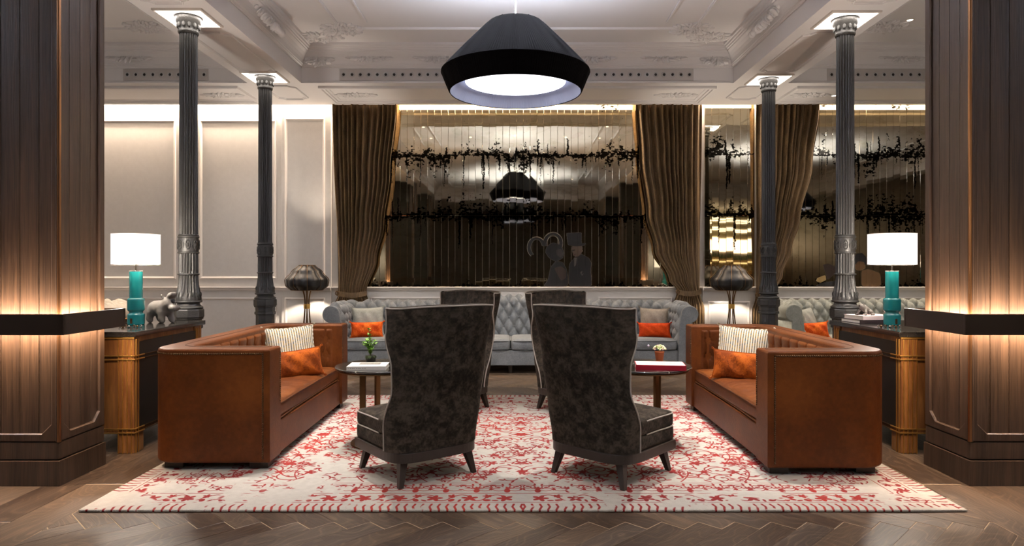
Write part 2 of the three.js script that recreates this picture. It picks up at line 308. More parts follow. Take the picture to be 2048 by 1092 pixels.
  part(floor, 'floor_behind', boxAt(ROOM.x0, ROOM.x1, -0.003, 0, -0.2, ROOM.zf, 0), M.planks[1]);
  for (const [a, b] of [[ROOM.x0, FX0 - 14 * 0.235], [FX1 + 14 * 0.235, ROOM.x1]]) part(floor, 'floor_side', boxAt(a, b, -0.003, 0, ROOM.zb, -0.2, 0), M.planks[3]);
}

// ---------------------------------------------------------------- ceiling
const BEAM_L = [-3.225, -2.58], BEAM_R = [2.60, 3.255], SLOT = -9.04;
const ceiling = setting('ceiling');
part(ceiling, 'upper_slab', boxAt(ROOM.x0 - 0.2, ROOM.x1 + 0.2, CEIL, CEIL + 0.2, ROOM.zb - 0.2, ROOM.zf + 0.2, 0), M.ceiling);
part(ceiling, 'back_soffit', boxAt(ROOM.x0, ROOM.x1, SOFFIT, CEIL, SLOT, COFFER_BACK, 0), M.ceiling);
part(ceiling, 'front_soffit', boxAt(ROOM.x0, ROOM.x1, SOFFIT, CEIL, COFFER_FRONT, ROOM.zf, 0), M.ceiling);
for (const [a, b] of [BEAM_L, BEAM_R]) part(ceiling, 'beam', boxAt(a, b, SOFFIT, CEIL, COFFER_BACK, COFFER_FRONT, 0), M.ceiling);
for (const [a, b] of [[ROOM.x0, -9.1], [9.1, ROOM.x1]]) part(ceiling, 'side_soffit', boxAt(a, b, SOFFIT, CEIL, COFFER_BACK, COFFER_FRONT, 0), M.ceiling);
const CORNICE = [[0, 3.70], [0.010, 3.70], [0.014, 3.712], [0.026, 3.716], [0.028, 3.728], [0.036, 3.732], [0.038, 3.745], [0.046, 3.775], [0.062, 3.81], [0.085, 3.84], [0.112, 3.86], [0.114, 3.872], [0.13, 3.876], [0.132, 3.89], [0.146, 3.896], [0.15, 3.915], [0.165, 3.92], [0.168, 3.95]];
const COFFERS = [[BEAM_L[1], BEAM_R[0]], [-9.1, BEAM_L[0]], [BEAM_R[1], 9.1]];
const RAISED = [[0, 0], [0, 0.014], [0.006, 0.02], [0.014, 0.02], [0.018, 0.012], [0.026, 0.012], [0.03, 0]];
for (const [a, b] of COFFERS) {
  part(ceiling, 'cornice', polySweep(rectPts(a, b, COFFER_BACK, COFFER_FRONT), CORNICE), M.ceiling);
  part(ceiling, 'ceiling_moulding', ceilFrame(rectPts(a + 0.62, b - 0.62, COFFER_BACK + 0.62, COFFER_FRONT - 0.62), CEIL, RAISED), M.ceiling);
}
// slim panel mouldings with notched corners under the beams and the back soffit
function notched(x0, x1, z0, z1, n) { return [[x0 + n, z0], [x1 - n, z0], [x1 - n * 0.75, z0 + n * 0.6], [x1, z0 + n], [x1, z1 - n], [x1 - n * 0.75, z1 - n * 0.6], [x1 - n, z1], [x0 + n, z1], [x0 + n * 0.75, z1 - n * 0.6], [x0, z1 - n], [x0, z0 + n], [x0 + n * 0.75, z0 + n * 0.6]]; }
for (const [a, b] of [BEAM_L, BEAM_R]) for (const [z0, z1] of [[-7.52, -6.24], [-5.56, -3.9], [-8.72, -8.06]])
  part(ceiling, 'beam_moulding', ceilFrame(notched(a + 0.12, b - 0.12, z0, z1, 0.08), SOFFIT, RAISED), M.ceiling);
for (const [a, b] of [[-2.42, 2.44], [-9, -3.4], [3.42, 9]]) {
  part(ceiling, 'soffit_moulding', ceilFrame(rectPts(a, b, -8.86, -8.1), SOFFIT, [[0, 0], [0, 0.03], [0.03, 0.034], [0.036, 0.02], [0.06, 0.02], [0.066, 0.008], [0.1, 0.006], [0.106, 0]]), M.ceiling);
  part(ceiling, 'fascia_moulding', boxAt(a - 0.12, b + 0.12, SOFFIT - 0.004, SOFFIT + 0.018, COFFER_BACK - 0.002, COFFER_BACK + 0.014, 0.005), M.ceiling);
}
// plaster ornament: leaves round a centre, scrolls between them; lies in the xz plane and hangs below y = 0
function ornament(a, b, seed, dense = 1, relief = 0.025) {
  const r = mulberry(seed), L = [];
  const leaf = (x, z, ang, len, wid, h) => { const g = new THREE.SphereGeometry(1, 7, 5); g.scale(len, h, wid); g.rotateY(-ang); g.rotateZ((r() - 0.5) * 0.4); g.translate(x, -h * 0.35, z); L.push(g); };
  const n = Math.round(26 * dense);
  for (let i = 0; i < n; i++) { const t = i / n * Math.PI * 2, k = 0.72 + 0.28 * r(); leaf(Math.cos(t) * a * k, Math.sin(t) * b * k, Math.atan2(Math.sin(t) * b, Math.cos(t) * a) + (r() - 0.5), 0.035 + 0.025 * r(), 0.011 + 0.008 * r(), relief * (0.5 + 0.6 * r())); }
  for (let i = 0; i < n * 1.6; i++) { const t = r() * 6.283, k = Math.sqrt(r()) * 0.72; leaf(Math.cos(t) * a * k, Math.sin(t) * b * k, r() * 6.283, 0.016 + 0.022 * r(), 0.009 + 0.008 * r(), relief * (0.5 + 0.8 * r())); }
  for (let i = 0; i < 6 * dense; i++) { const t = i / (6 * dense) * 6.283, cx = Math.cos(t) * a * 0.62, cz = Math.sin(t) * b * 0.62, pts = []; for (let s = 0; s <= 10; s++) { const q = s / 10 * 8 + t, rr = 0.05 * (1 - s / 13); pts.push([cx + Math.cos(q) * rr, -relief * 0.6, cz + Math.sin(q) * rr]); } L.push(tube(pts, 0.006, 26, 5)); }
  return plain(L);
}
function hang(geo, x, y, z, rx = 0, ry = 0, rz = 0) { const m = part(ceiling, 'plaster_ornament', geo, M.ceiling, x, y, z); m.rotation.set(rx, ry, rz); return m; }
const med = ornament(0.22, 0.17, 5, 1.2), fan = ornament(0.26, 0.14, 9, 1.2), cart = ornament(0.26, 0.075, 14, 1, 0.02), corner = ornament(0.15, 0.13, 21, 1, 0.03), leafy = ornament(0.34, 0.13, 27, 1.6, 0.045);
const dTop = 7.36;
for (const px of [685, 1383]) hang(med, PX(px, dTop), CEIL, -dTop);
for (const px of [641, 1424]) hang(fan, PX(px, 7.58), CEIL, -7.62, 0, 0, 0);
for (const px of [740, 874, 1189, 1330]) hang(cart, PX(px, 7.9), 3.81, COFFER_BACK + 0.062, 0.9);
for (const s of [-1, 1]) { const e = s < 0 ? BEAM_L[1] : BEAM_R[0];
  hang(corner, e - s * 0.24, 3.80, COFFER_BACK + 0.058, 0.9);
  for (const z of [-6.75, -5.1, -3.4]) hang(leafy, e - s * 0.075, 3.83, z, 0, Math.PI / 2, s * 0.85).rotation.order = 'ZYX';
  hang(cart, s * 2.05, SOFFIT, -8.5); hang(med, s * 4.05, CEIL, -7.3); hang(cart, s * 4.6, 3.81, COFFER_BACK + 0.062, 0.9); hang(cart, s * 3.75, SOFFIT, -8.5); }
for (const [x0, x1] of [[-1.97, 1.97], [-2.0, 2.0]].slice(0, 1)) for (const s of [-1, 1]) part(ceiling, 'ceiling_moulding', (() => { const g = boxAt(-0.012, 0.012, CEIL - 0.016, CEIL, -1.8, 1.8, 0.004); g.translate(s * 1.62, 0, -5.35); return g; })(), M.ceiling);

// air outlets: a plate with a row of round nozzles on the fascia
const nozzleRing = new THREE.TorusGeometry(0.024, 0.008, 6, 18), nozzleHole = lathe([[0.0001, -0.002], [0.02, -0.002], [0.022, 0.004]], 16); nozzleHole.rotateX(Math.PI / 2);
const nozzleMat = std(0xbfc0c2, 0.4, { metalness: 0.3 });
function airPlate(x0, x1, count, label) {
  const t = thing('air_outlet_plate', label, 'air vent', 'nozzle air outlets on the ceiling beam', (x0 + x1) / 2, 3.615, COFFER_BACK + 0.001);
  part(t, 'plate', boxAt(x0 - (x0 + x1) / 2, x1 - (x0 + x1) / 2, -0.07, 0.07, 0, 0.008, 0.003), std(0xb9b6b6, 0.6));
  for (let i = 0; i < count; i++) { const x = (x1 - x0) * ((i + 0.5) / count - 0.5); const n = part(t, 'nozzle', nozzleRing, nozzleMat, x, 0, 0.01); part(n, 'opening', nozzleHole, M.black, 0, 0, 0); }
}
airPlate(-2.12, 2.12, 42, 'long white air outlet plate with a row of round nozzles behind the black pendant');
airPlate(-4.71, -3.69, 10, 'short nozzle air outlet plate behind the column on the left of the room');
airPlate(3.72, 5.4, 16, 'nozzle air outlet plate behind the column on the right of the room');

// ---------------------------------------------------------------- walls
const WZ = -9.2;
const wallBack = setting('wall_back');
part(wallBack, 'wall_surface', boxAt(ROOM.x0 - 0.2, ROOM.x1 + 0.2, -0.1, CEIL + 0.1, WZ - 0.2, WZ, 0), M.wallCloth);
for (const [n, x0, x1, z0, z1] of [['wall_left', ROOM.x0 - 0.2, ROOM.x0, WZ - 0.2, ROOM.zf], ['wall_right', ROOM.x1, ROOM.x1 + 0.2, WZ - 0.2, ROOM.zf], ['wall_front', ROOM.x0 - 0.2, ROOM.x1 + 0.2, ROOM.zf, ROOM.zf + 0.2]]) {
  const w = setting(n); part(w, 'wall_surface', boxAt(x0, x1, -0.1, CEIL + 0.1, z0, z1, 0), n === 'wall_left' ? M.wallCloth : M.pillar); }
// pilasters beside the niche
const PIL = 0.05, pilL = [PX(563, 9.15), PX(662, 9.15)], pilR = [PX(1406, 9.15), PX(1511, 9.15)];
part(wallBack, 'pilaster', boxAt(...pilL, 0, CEIL, WZ, WZ + PIL, 0.004), M.wallCloth);
part(wallBack, 'pilaster', boxAt(...pilR, 0, 1.02, WZ, WZ + PIL, 0.004), M.wallCloth);
const yTop = PY(240, 9.2), yBot = PY(558, 9.2), yRail = PY(577, 9.2), ly = PY(595, 9.2);
for (const [a, b] of [[PX(40, 9.2), PX(352, 9.2)], [PX(400, 9.2), PX(554, 9.2)], [PX(-330, 9.2), PX(-8, 9.2)]]) { part(wallBack, 'panel_moulding', wallFrame(a, b, yBot, yTop, WZ), M.plaster); part(wallBack, 'panel_moulding', wallFrame(a, b, 0.2, ly, WZ), M.plaster); }
part(wallBack, 'panel_moulding', wallFrame(PX(570, 9.15), PX(650, 9.15), yBot, PY(236, 9.15), WZ + PIL), M.plaster);
part(wallBack, 'panel_moulding', wallFrame(PX(570, 9.15), PX(650, 9.15), 0.2, ly, WZ + PIL), M.plaster);
part(wallBack, 'panel_moulding', wallFrame(PX(1416, 9.15), PX(1499, 9.15), 0.2, ly - 0.05, WZ + PIL), M.plaster);
{ const t = setting('trim_1'); // dado rail
  for (const [a, b, z] of [[ROOM.x0, pilL[0], WZ], [pilL[0], pilL[1], WZ + PIL], [pilL[1], pilR[0], WZ], [pilR[0], pilR[1], WZ + PIL], [pilR[1], ROOM.x1, WZ]]) {
    part(t, 'rail_top', boxAt(a, b, 1.018, 1.04, z, z + 0.045, 0.006), M.plaster); part(t, 'rail_bead', boxAt(a, b, 0.99, 1.018, z, z + 0.022, 0.006), M.plaster); } 
  const low = [[PX(740, 9.2), PX(1000, 9.2)], [PX(1012, 9.2), PX(1170, 9.2)], [PX(1196, 9.2), PX(1345, 9.2)], [PX(1530, 9.2), PX(1692, 9.2)], [PX(1722, 9.2), PX(1900, 9.2)]];
  for (const [a, b] of low) part(t, 'panel_moulding', wallFrame(a, b, 0.2, PY(594, 9.2), WZ), M.plaster); }
{ const t = setting('baseboard_back'); for (const [a, b, z] of [[ROOM.x0, pilL[0], WZ], [pilL[0], pilL[1], WZ + PIL], [pilL[1], pilR[0], WZ], [pilR[0], pilR[1], WZ + PIL], [pilR[1], ROOM.x1, WZ]]) part(t, 'board', boxAt(a, b, 0, 0.15, z, z + 0.018, 0.005), M.plaster); }
// light strip hidden in the slot above the back wall
{ const t = thing('cove_light_strip', 'warm light strip hidden in the slot above the back wall', 'light strip', null, 0, 3.72, (SLOT + WZ) / 2);
  part(t, 'diffuser', boxAt(ROOM.x0, ROOM.x1, 0, 0.02, -0.03, 0.03, 0), M.glow(0xffd09a, 3));
  for (let i = 0; i < 6; i++) areaAt(-7.9 + i * 3.16, 3.715, (SLOT + WZ) / 2, 0, -1, 0.0001, 3.1, 0.06, LEVEL.cove, SOFTWARM); }

// ---------------------------------------------------------------- antique mirrors, strip by strip
const MX0 = -2.7, MX1 = 6.7, MY0 = 1.04, MY1 = 3.6, TW = 2048, TH = 1024;
function mirrorPicture() {
  const c = document.createElement('canvas'); c.width = TW; c.height = TH; const g = c.getContext('2d');
  const sx = TW / (MX1 - MX0), sy = TH / (MY1 - MY0), X = x => (x - MX0) * sx, Y = y => TH - (y - MY0) * sy;
  g.fillStyle = '#d6cbb0'; g.fillRect(0, 0, TW, TH);
  const r = mulberry(77);
  // silver tarnish: fine cloudy grain
  for (let i = 0; i < 2600; i++) { g.fillStyle = `rgba(${60 + r() * 60},${48 + r() * 40},${20 + r() * 20},${0.02 + r() * 0.05})`; g.beginPath(); g.ellipse(r() * TW, r() * TH, 3 + r() * 26, 2 + r() * 14, r() * 3, 0, 7); g.fill(); }
  const spot = (x, y, s, al = 0.9) => { g.fillStyle = `rgba(${14 + r() * 10},${12 + r() * 8},${8 + r() * 6},${al})`; g.beginPath(); const n = 7; for (let k = 0; k < n; k++) { const t = k / n * 6.283, q = s * (0.55 + 0.7 * r()); g.lineTo(x + Math.cos(t) * q, y + Math.sin(t) * q * 1.25); } g.fill(); };
  // black oxidation creeping ragged from the joints, with drips running down
  { const im = g.getImageData(0, 0, TW, TH), px = im.data, drips = [];
    for (let i = 0; i < 260; i++) drips.push([r() * TW, r() < 0.55 ? 0 : 1, 20 + Math.pow(r(), 2.2) * 170, 1.2 + r() * 3.2, r() < 0.75 ? 1 : -1]);
    const reach = [new Float32Array(TW), new Float32Array(TW), new Float32Array(TW), new Float32Array(TW)];
    for (let x = 0; x < TW; x++) { const u = x / TW; for (let k = 0; k < 4; k++) { const big = fbm(u, 0.3 * k, 14, 3, 3, 300 + k), fine = fbm(u, 0.2 * k, 150, 3, 3, 320 + k); reach[k][x] = 7 + 250 * Math.max(0, big - 0.3) * Math.pow(fine, 2) * (k % 2 ? 3.4 : 3.0); } }
    const wob = (y, s) => 3 * (fbm(0.13 * s, y / TH, 3, 60, 3, 340) - 0.5);
    for (let j = 0; j < TH; j++) { const yy = MY1 - (j / TH) * (MY1 - MY0);
      for (let x = 0; x < TW; x++) { let dk = 0; const u = x / TW, v = j / TH;
        for (const [q, y0] of [[0, 2.86], [1, 2.02], [2, 1.04], [3, 3.6]]) { const dy = (y0 - yy) / (MY1 - MY0) * TH; if (Math.abs(dy) > 130) continue; const h = reach[(q * 2 + (dy > 0 ? 0 : 1)) % 4][x] * (q > 1 ? 0.45 : 1) * (dy > 0 ? 1.0 : 0.85); const t = Math.abs(dy) / h; if (t < 1.4) { const n = fbm(u, v, 330, 120, 3, 360); dk = Math.max(dk, smooth(0.0, 0.1, n - 0.28 - 0.34 * t)); } }
        if (dk > 0) { const k = (j * TW + x) * 4, a = 0.94 * dk; px[k] = lerp(px[k], 20, a); px[k + 1] = lerp(px[k + 1], 17, a); px[k + 2] = lerp(px[k + 2], 12, a); } } }
    g.putImageData(im, 0, 0);
    for (const [x, q, len, w, dir] of drips) { const y = Y(q ? 2.02 : 2.86); for (let s = 0; s < len; s += 1.6) { if (hash2(x | 0, s | 0, 5) < 0.78) spot(x + wob(y + s, x % 7) * 2 + (r() - 0.5) * 1.6, y + s * dir * (dir < 0 ? 0.55 : 1), w * (0.5 + r() * 0.7) * (1 - 0.45 * s / len), 0.9); } }
    for (let i = 0; i < 500; i++) spot(r() * TW, r() * TH, 0.4 + r() * 1.1, 0.6); }
  // printed figures: a masked guest with curled horns facing a man in a top hat
  const at = (px, py) => [X(PX(px, 9.19)), Y(PY(py, 9.19))];
  // the print is ink on the glass: a second map makes it matt there
  const c2 = document.createElement('canvas'); c2.width = TW; c2.height = TH; const k2 = c2.getContext('2d'); k2.fillStyle = 'rgb(0,7,255)'; k2.fillRect(0, 0, TW, TH); const MATT = 'rgb(0,215,40)';
  const trace = (h, pts) => { const n = pts.length, mid = (i, j, t) => [lerp(pts[i][0], pts[j][0], t), lerp(pts[i][1], pts[j][1], t)]; h.beginPath(); for (let i = 0; i < n; i++) { const p = (i + n - 1) % n, q = (i + 1) % n, A = mid(i, p, 0.22), B = mid(i, q, 0.22); i ? h.lineTo(...at(...A)) : h.moveTo(...at(...A)); h.quadraticCurveTo(...at(...pts[i]), ...at(...B)); } h.closePath(); };
  const shape = (pts, fill, line) => { trace(g, pts); g.fillStyle = fill; g.fill(); if (line) { g.strokeStyle = line; g.lineWidth = 1.1; g.stroke(); } trace(k2, pts); k2.fillStyle = MATT; k2.fill(); };
  const ring = (cx, cy, rx, ry, a0, a1, w, col) => { const q = at(cx, cy); for (const [h, cc] of [[g, col], [k2, MATT]]) { h.beginPath(); h.ellipse(q[0], q[1], rx * 1.5, ry * 2.77, 0, a0, a1); h.lineWidth = w; h.strokeStyle = cc; h.stroke(); } };
  const ink = 'rgba(15,12,11,0.97)', rim = 'rgba(64,55,46,0.85)', skin = 'rgba(66,51,39,0.96)';
  shape([[1184, 573], [1181, 540], [1183, 526], [1178, 516], [1163, 508], [1157, 512], [1150, 514], [1138, 528], [1137, 573]], ink, rim);
  shape([[1143, 498], [1145, 506], [1150, 514], [1157, 513], [1163, 507], [1165, 496], [1164, 491], [1144, 492]], skin, 'rgba(20,16,12,.9)');
  shape([[1133, 467], [1134, 466], [1161, 465], [1163, 466], [1163, 484], [1164, 487], [1171, 486], [1172, 488], [1166, 492], [1150, 493], [1136, 490], [1135, 486]], ink, rim);
  shape([[1136, 482], [1163, 482], [1164, 487], [1136, 487]], 'rgba(20,17,15,.95)'); shape([[1144, 500], [1150, 499], [1150, 501], [1145, 502]], 'rgba(24,18,14,.95)'); shape([[1146, 509], [1152, 508], [1151, 510], [1147, 511]], 'rgba(60,36,30,.95)'); shape([[1160, 499], [1164, 497], [1165, 503], [1161, 505]], 'rgba(74,58,44,.95)');
  shape([[1148, 516], [1154, 515], [1152, 530], [1148, 534]], 'rgba(86,80,72,.85)');
  shape([[1160, 545], [1165, 541], [1163, 549], [1168, 546], [1164, 552]], 'rgba(86,80,70,.8)');
  shape([[1086, 573], [1096, 560], [1101, 534], [1112, 522], [1126, 524], [1134, 540], [1137, 573]], ink, rim);
  shape([[1108, 536], [1122, 532], [1132, 540], [1132, 556], [1122, 562], [1114, 548]], 'rgba(56,42,31,.9)');
  shape([[1094, 492], [1106, 485], [1122, 490], [1128, 504], [1126, 516], [1112, 524], [1098, 516], [1090, 504]], ink, rim);
  shape([[1112, 500], [1122, 497], [1127, 508], [1122, 516], [1113, 510]], 'rgba(46,39,33,.9)');
  ring(1106, 486, 16, 18, 2.8, 6.9, 11, ink); ring(1106, 486, 19.5, 21.5, 2.9, 6.8, 1.3, rim); ring(1106, 486, 12, 14, 2.9, 6.6, 1, rim); for (let q = 3.1; q < 6.6; q += 0.28) { ring(1106, 486, 16, 18, q, q + 0.05, 10, 'rgba(36,30,26,.8)'); ring(1073, 495, 15, 18, q - 0.7, q - 0.65, 10, 'rgba(36,30,26,.8)'); }
  ring(1073, 495, 15, 18, 2.2, 6.1, 11, ink); ring(1073, 495, 18.5, 21.5, 2.2, 6.1, 1.3, rim);
  // the smaller group of printed heads on the next mirror
  shape([[1645, 530], [1656, 527], [1674, 535], [1672, 545], [1655, 560], [1650, 545]], 'rgba(38,24,16,.95)', rim);
  shape([[1634, 556], [1650, 550], [1652, 560], [1640, 566], [1632, 562]], 'rgba(150,122,74,.9)');
  shape([[1630, 573], [1640, 566], [1680, 560], [1700, 573]], ink);
  shape([[1706, 520], [1712, 507], [1724, 506], [1733, 516], [1732, 530], [1720, 528], [1710, 530]], ink, rim);
  shape([[1708, 532], [1716, 522], [1728, 524], [1730, 536], [1722, 541], [1712, 540]], 'rgba(92,64,34,.95)');
  shape([[1722, 541], [1736, 538], [1760, 546], [1762, 573], [1722, 573]], 'rgba(88,60,30,.9)', 'rgba(20,14,10,.7)');
  const t = new THREE.CanvasTexture(c); t.colorSpace = THREE.SRGBColorSpace; t.magFilter = THREE.LinearFilter; const o = new THREE.CanvasTexture(c2); o.magFilter = THREE.LinearFilter; return [t, o];
}
const [mirrorMap, mirrorGloss] = mirrorPicture();
M.mirror = new THREE.MeshStandardMaterial({ color: 0xffffff, metalness: 1, roughness: 1, map: mirrorMap, metalnessMap: mirrorGloss, roughnessMap: mirrorGloss });
M.mirrorEdge = std(0x2c2418, 0.4, { metalness: 0.6 });
function mirrorWall(x0, x1, z, label) {
  const t = thing('strip_mirror', label, 'mirror', null, (x0 + x1) / 2, MY0, z);
  part(t, 'backing', boxAt(x0 - (x0 + x1) / 2, x1 - (x0 + x1) / 2, 0, 3.66 - MY0, -0.012, -0.006, 0), M.mirrorEdge);
  const n = Math.round((x1 - x0) / 0.0935), w = (x1 - x0) / n, rows = [[MY0 + 0.004, 2.02], [2.022, 2.86], [2.862, 3.655]];
  for (const [a, b] of rows) for (let i = 0; i < n; i++) {
    const h = b - a, xc = x0 + (i + 0.5) * w, e = 0.0022, hw = w / 2 - 0.0006, hh = h / 2, P = [], U = [];
    const v = (x, y, q) => { P.push(x, y, q); U.push((xc + x - MX0) / (MX1 - MX0), ((a + b) / 2 + y - MY0) / (MY1 - MY0)); };
    const quad = (A, B, C, D) => { for (const q of [A, B, C, A, C, D]) v(...q); };
    const o = [[-hw, -hh], [hw, -hh], [hw, hh], [-hw, hh]], k = [[-hw + e, -hh + e], [hw - e, -hh + e], [hw - e, hh - e], [-hw + e, hh - e]];
    quad(...k.map(q => [...q, 0.004])); for (let s = 0; s < 4; s++) { const s2 = (s + 1) % 4; quad([...o[s], 0.0026], [...o[s2], 0.0026], [...k[s2], 0.004], [...k[s], 0.004]); quad([...o[s], -0.004], [...o[s2], -0.004], [...o[s2], 0.0026], [...o[s], 0.0026]); }
    const g = new THREE.BufferGeometry(); g.setAttribute('position', new THREE.Float32BufferAttribute(P, 3)); g.setAttribute('uv', new THREE.Float32BufferAttribute(U, 2)); g.computeVertexNormals();
    const m = part(t, 'mirror_strip', g, M.mirror, xc - (x0 + x1) / 2, (a + b) / 2 - MY0, 0); m.rotation.set(R(-0.003, 0.003), R(-0.005, 0.005), 0);
  }
}
mirrorWall(-2.36, 2.36, WZ + 0.014, 'wide antique mirror of tarnished strips behind the long grey sofa');
mirrorWall(pilR[0] + 0.02, pilR[1] - 0.02, WZ + PIL + 0.014, 'narrow antique strip mirror above the white panel beside the right floor lamp');
mirrorWall(3.34, 6.6, WZ + 0.014, 'antique strip mirror behind the sofa in the right-hand bay');
// ---------------------------------------------------------------- timber pillars with a lit band
function makePillar(side, label) { // local origin at the inner front corner of the base; side = -1 left of the picture
  const W = 0.62, D = 0.45, t = thing('wooden_pillar', label, 'pillar', 'timber clad pillars');
  const out = s => side * s; // distance away from the seating area
  const bx = (a, b, y0, y1, z0, z1, r) => boxAt(Math.min(out(a), out(b)), Math.max(out(a), out(b)), y0, y1, z0, z1, r);
  part(t, 'core', bx(0.035, W - 0.035, 0, SOFFIT - 0.002, -D + 0.035, -0.035, 0), M.ebony);
  part(t, 'plinth', bx(0, W, 0, 0.150, -D, 0, 0.003), M.pillar);
  part(t, 'plinth_board', bx(0.008, W - 0.008, 0.158, 0.258, -D + 0.008, -0.008, 0.003), M.pillar);
  const faceFrame = (len, y0, y1, cham) => { // stiles and, at the foot, a rail with cut corners; flat in xy
    const st = 0.058, c = 0.055, by = y0 + 0.05, e = 0.007, sh = pts => { const s = new THREE.Shape(); pts.forEach(([x, y], i) => i ? s.lineTo(x, y) : s.moveTo(x, y)); s.closePath(); return new THREE.ExtrudeGeometry(s, { depth: 0.007, bevelEnabled: true, bevelThickness: e, bevelSize: e, bevelOffset: -e, bevelSegments: 1 }); };
    return cham ? sh([[0, y0], [len, y0], [len, y1], [len - st, y1], [len - st, by + c], [len - st - c, by], [st + c, by], [st, by + c], [st, y1], [0, y1]])
      : plain([sh([[0, y0], [st, y0], [st, y1], [0, y1]]), sh([[len - st, y0], [len, y0], [len, y1], [len - st, y1]])]);
  };
  const faces = [ // [name, origin, axis]
    { len: W, place: g => { if (side < 0) g.translate(-W, 0, 0); g.translate(0, 0, -0.021); return g; }, board: (a, b, y0, y1) => bx(a, b, y0, y1, -0.036, -0.024, 0.003), n: 5 },
    { len: D, place: g => { if (side < 0) { g.rotateY(Math.PI / 2); g.translate(-0.021, 0, 0); } else { g.rotateY(-Math.PI / 2); g.translate(0.021, 0, -D); }; return g; }, board: (a, b, y0, y1) => bx(0.024, 0.036, y0, y1, -b, -a, 0.003), n: 4 },
  ];
  for (const f of faces) {
    for (const [y0, y1, ch] of [[0.262, 0.93, true], [1.0, SOFFIT - 0.004, false]]) {
      part(t, 'panel_frame', wuv(f.place(faceFrame(f.len, y0, y1, ch))), M.pillar);
      for (let i = 0; i < f.n; i++) { const w = (f.len - 0.05) / f.n, a = 0.025 + i * w; const g = f.board(a + 0.0015, a + w - 0.0015, y0, y1); const uv = g.attributes.uv, o = R(0, 3), p = R(0, 3); for (let k = 0; k < uv.count; k++) uv.setXY(k, uv.getX(k) + o, uv.getY(k) + p); part(t, 'plank', g, M.pillar); }
    }
  }
  for (const [y0, y1] of [[0.262, 0.92], [1.02, SOFFIT - 0.004]]) part(t, 'corner_strip', bx(-0.003, 0.014, y0, y1, -0.014, 0.003, 0.003), M.copper);
  // hollow band standing off the boards, light strips inside it
  const g0 = 0.062, th = 0.02, y0 = 0.908, y1 = 1.03;
  const bands = [bx(-g0 - th, W + g0 + th, y0, y1, g0, g0 + th, 0.003), bx(-g0 - th, -g0, y0, y1, -D - g0, g0, 0.003), bx(-g0 - th, W + g0 + th, y0, y1, -D - g0 - th, -D - g0, 0.003), bx(W + g0, W + g0 + th, y0, y1, -D - g0, g0, 0.003)];
  part(t, 'band', plain(bands), M.band);
  part(t, 'light_strip_carrier', plain([bx(0, W, 0.955, 0.983, 0.001, 0.06, 0), bx(-0.06, -0.001, 0.955, 0.983, -D, 0.06, 0)]), M.black);
  const led = M.glow(0xffc890, 6);
  for (const y of [0.9845, 0.9535]) part(t, 'light_strip', plain([bx(0.02, W - 0.02, y - 0.001, y + 0.001, 0.03, 0.05, 0), bx(-0.05, -0.03, y - 0.001, y + 0.001, -D + 0.02, 0.02, 0)]), led);
  return t;
}
const PILL = { l: [-2.72, -3.957], r: [2.70, -3.962] };
function pillarLights(x, z, side) { for (const dir of [1, -1]) { const y = dir > 0 ? 0.987 : 0.951;
  areaAt(x + side * 0.31, y, z + 0.04, 0, dir, 0.0001, 0.6, 0.02, LEVEL.band * (dir > 0 ? 1 : 0.9), WARM);
  const l = areaAt(x - side * 0.04, y, z - 0.215, 0, dir, 0.0001, 0.02, 0.44, LEVEL.band * (dir > 0 ? 1 : 0.9), WARM); l.name += '_side'; } }
const pL = makePillar(-1, 'dark timber pillar with a glowing band at the left edge of the picture'); pL.position.set(PILL.l[0], 0, PILL.l[1]); pillarLights(...PILL.l, -1);
const pR = makePillar(1, 'dark timber pillar with a glowing band at the right edge of the picture'); pR.position.set(PILL.r[0], 0, PILL.r[1]); pillarLights(...PILL.r, 1);
for (const [z, word] of [[-0.75, 'beside the viewpoint'], [2.4, 'far behind the viewpoint']]) {
  copyOf(pL, `timber pillar ${word}, seen only in the mirror to the left`, PILL.l[0], 0, z, 0);
  copyOf(pR, `timber pillar ${word}, seen only in the mirror to the right`, PILL.r[0], 0, z, 0);
}

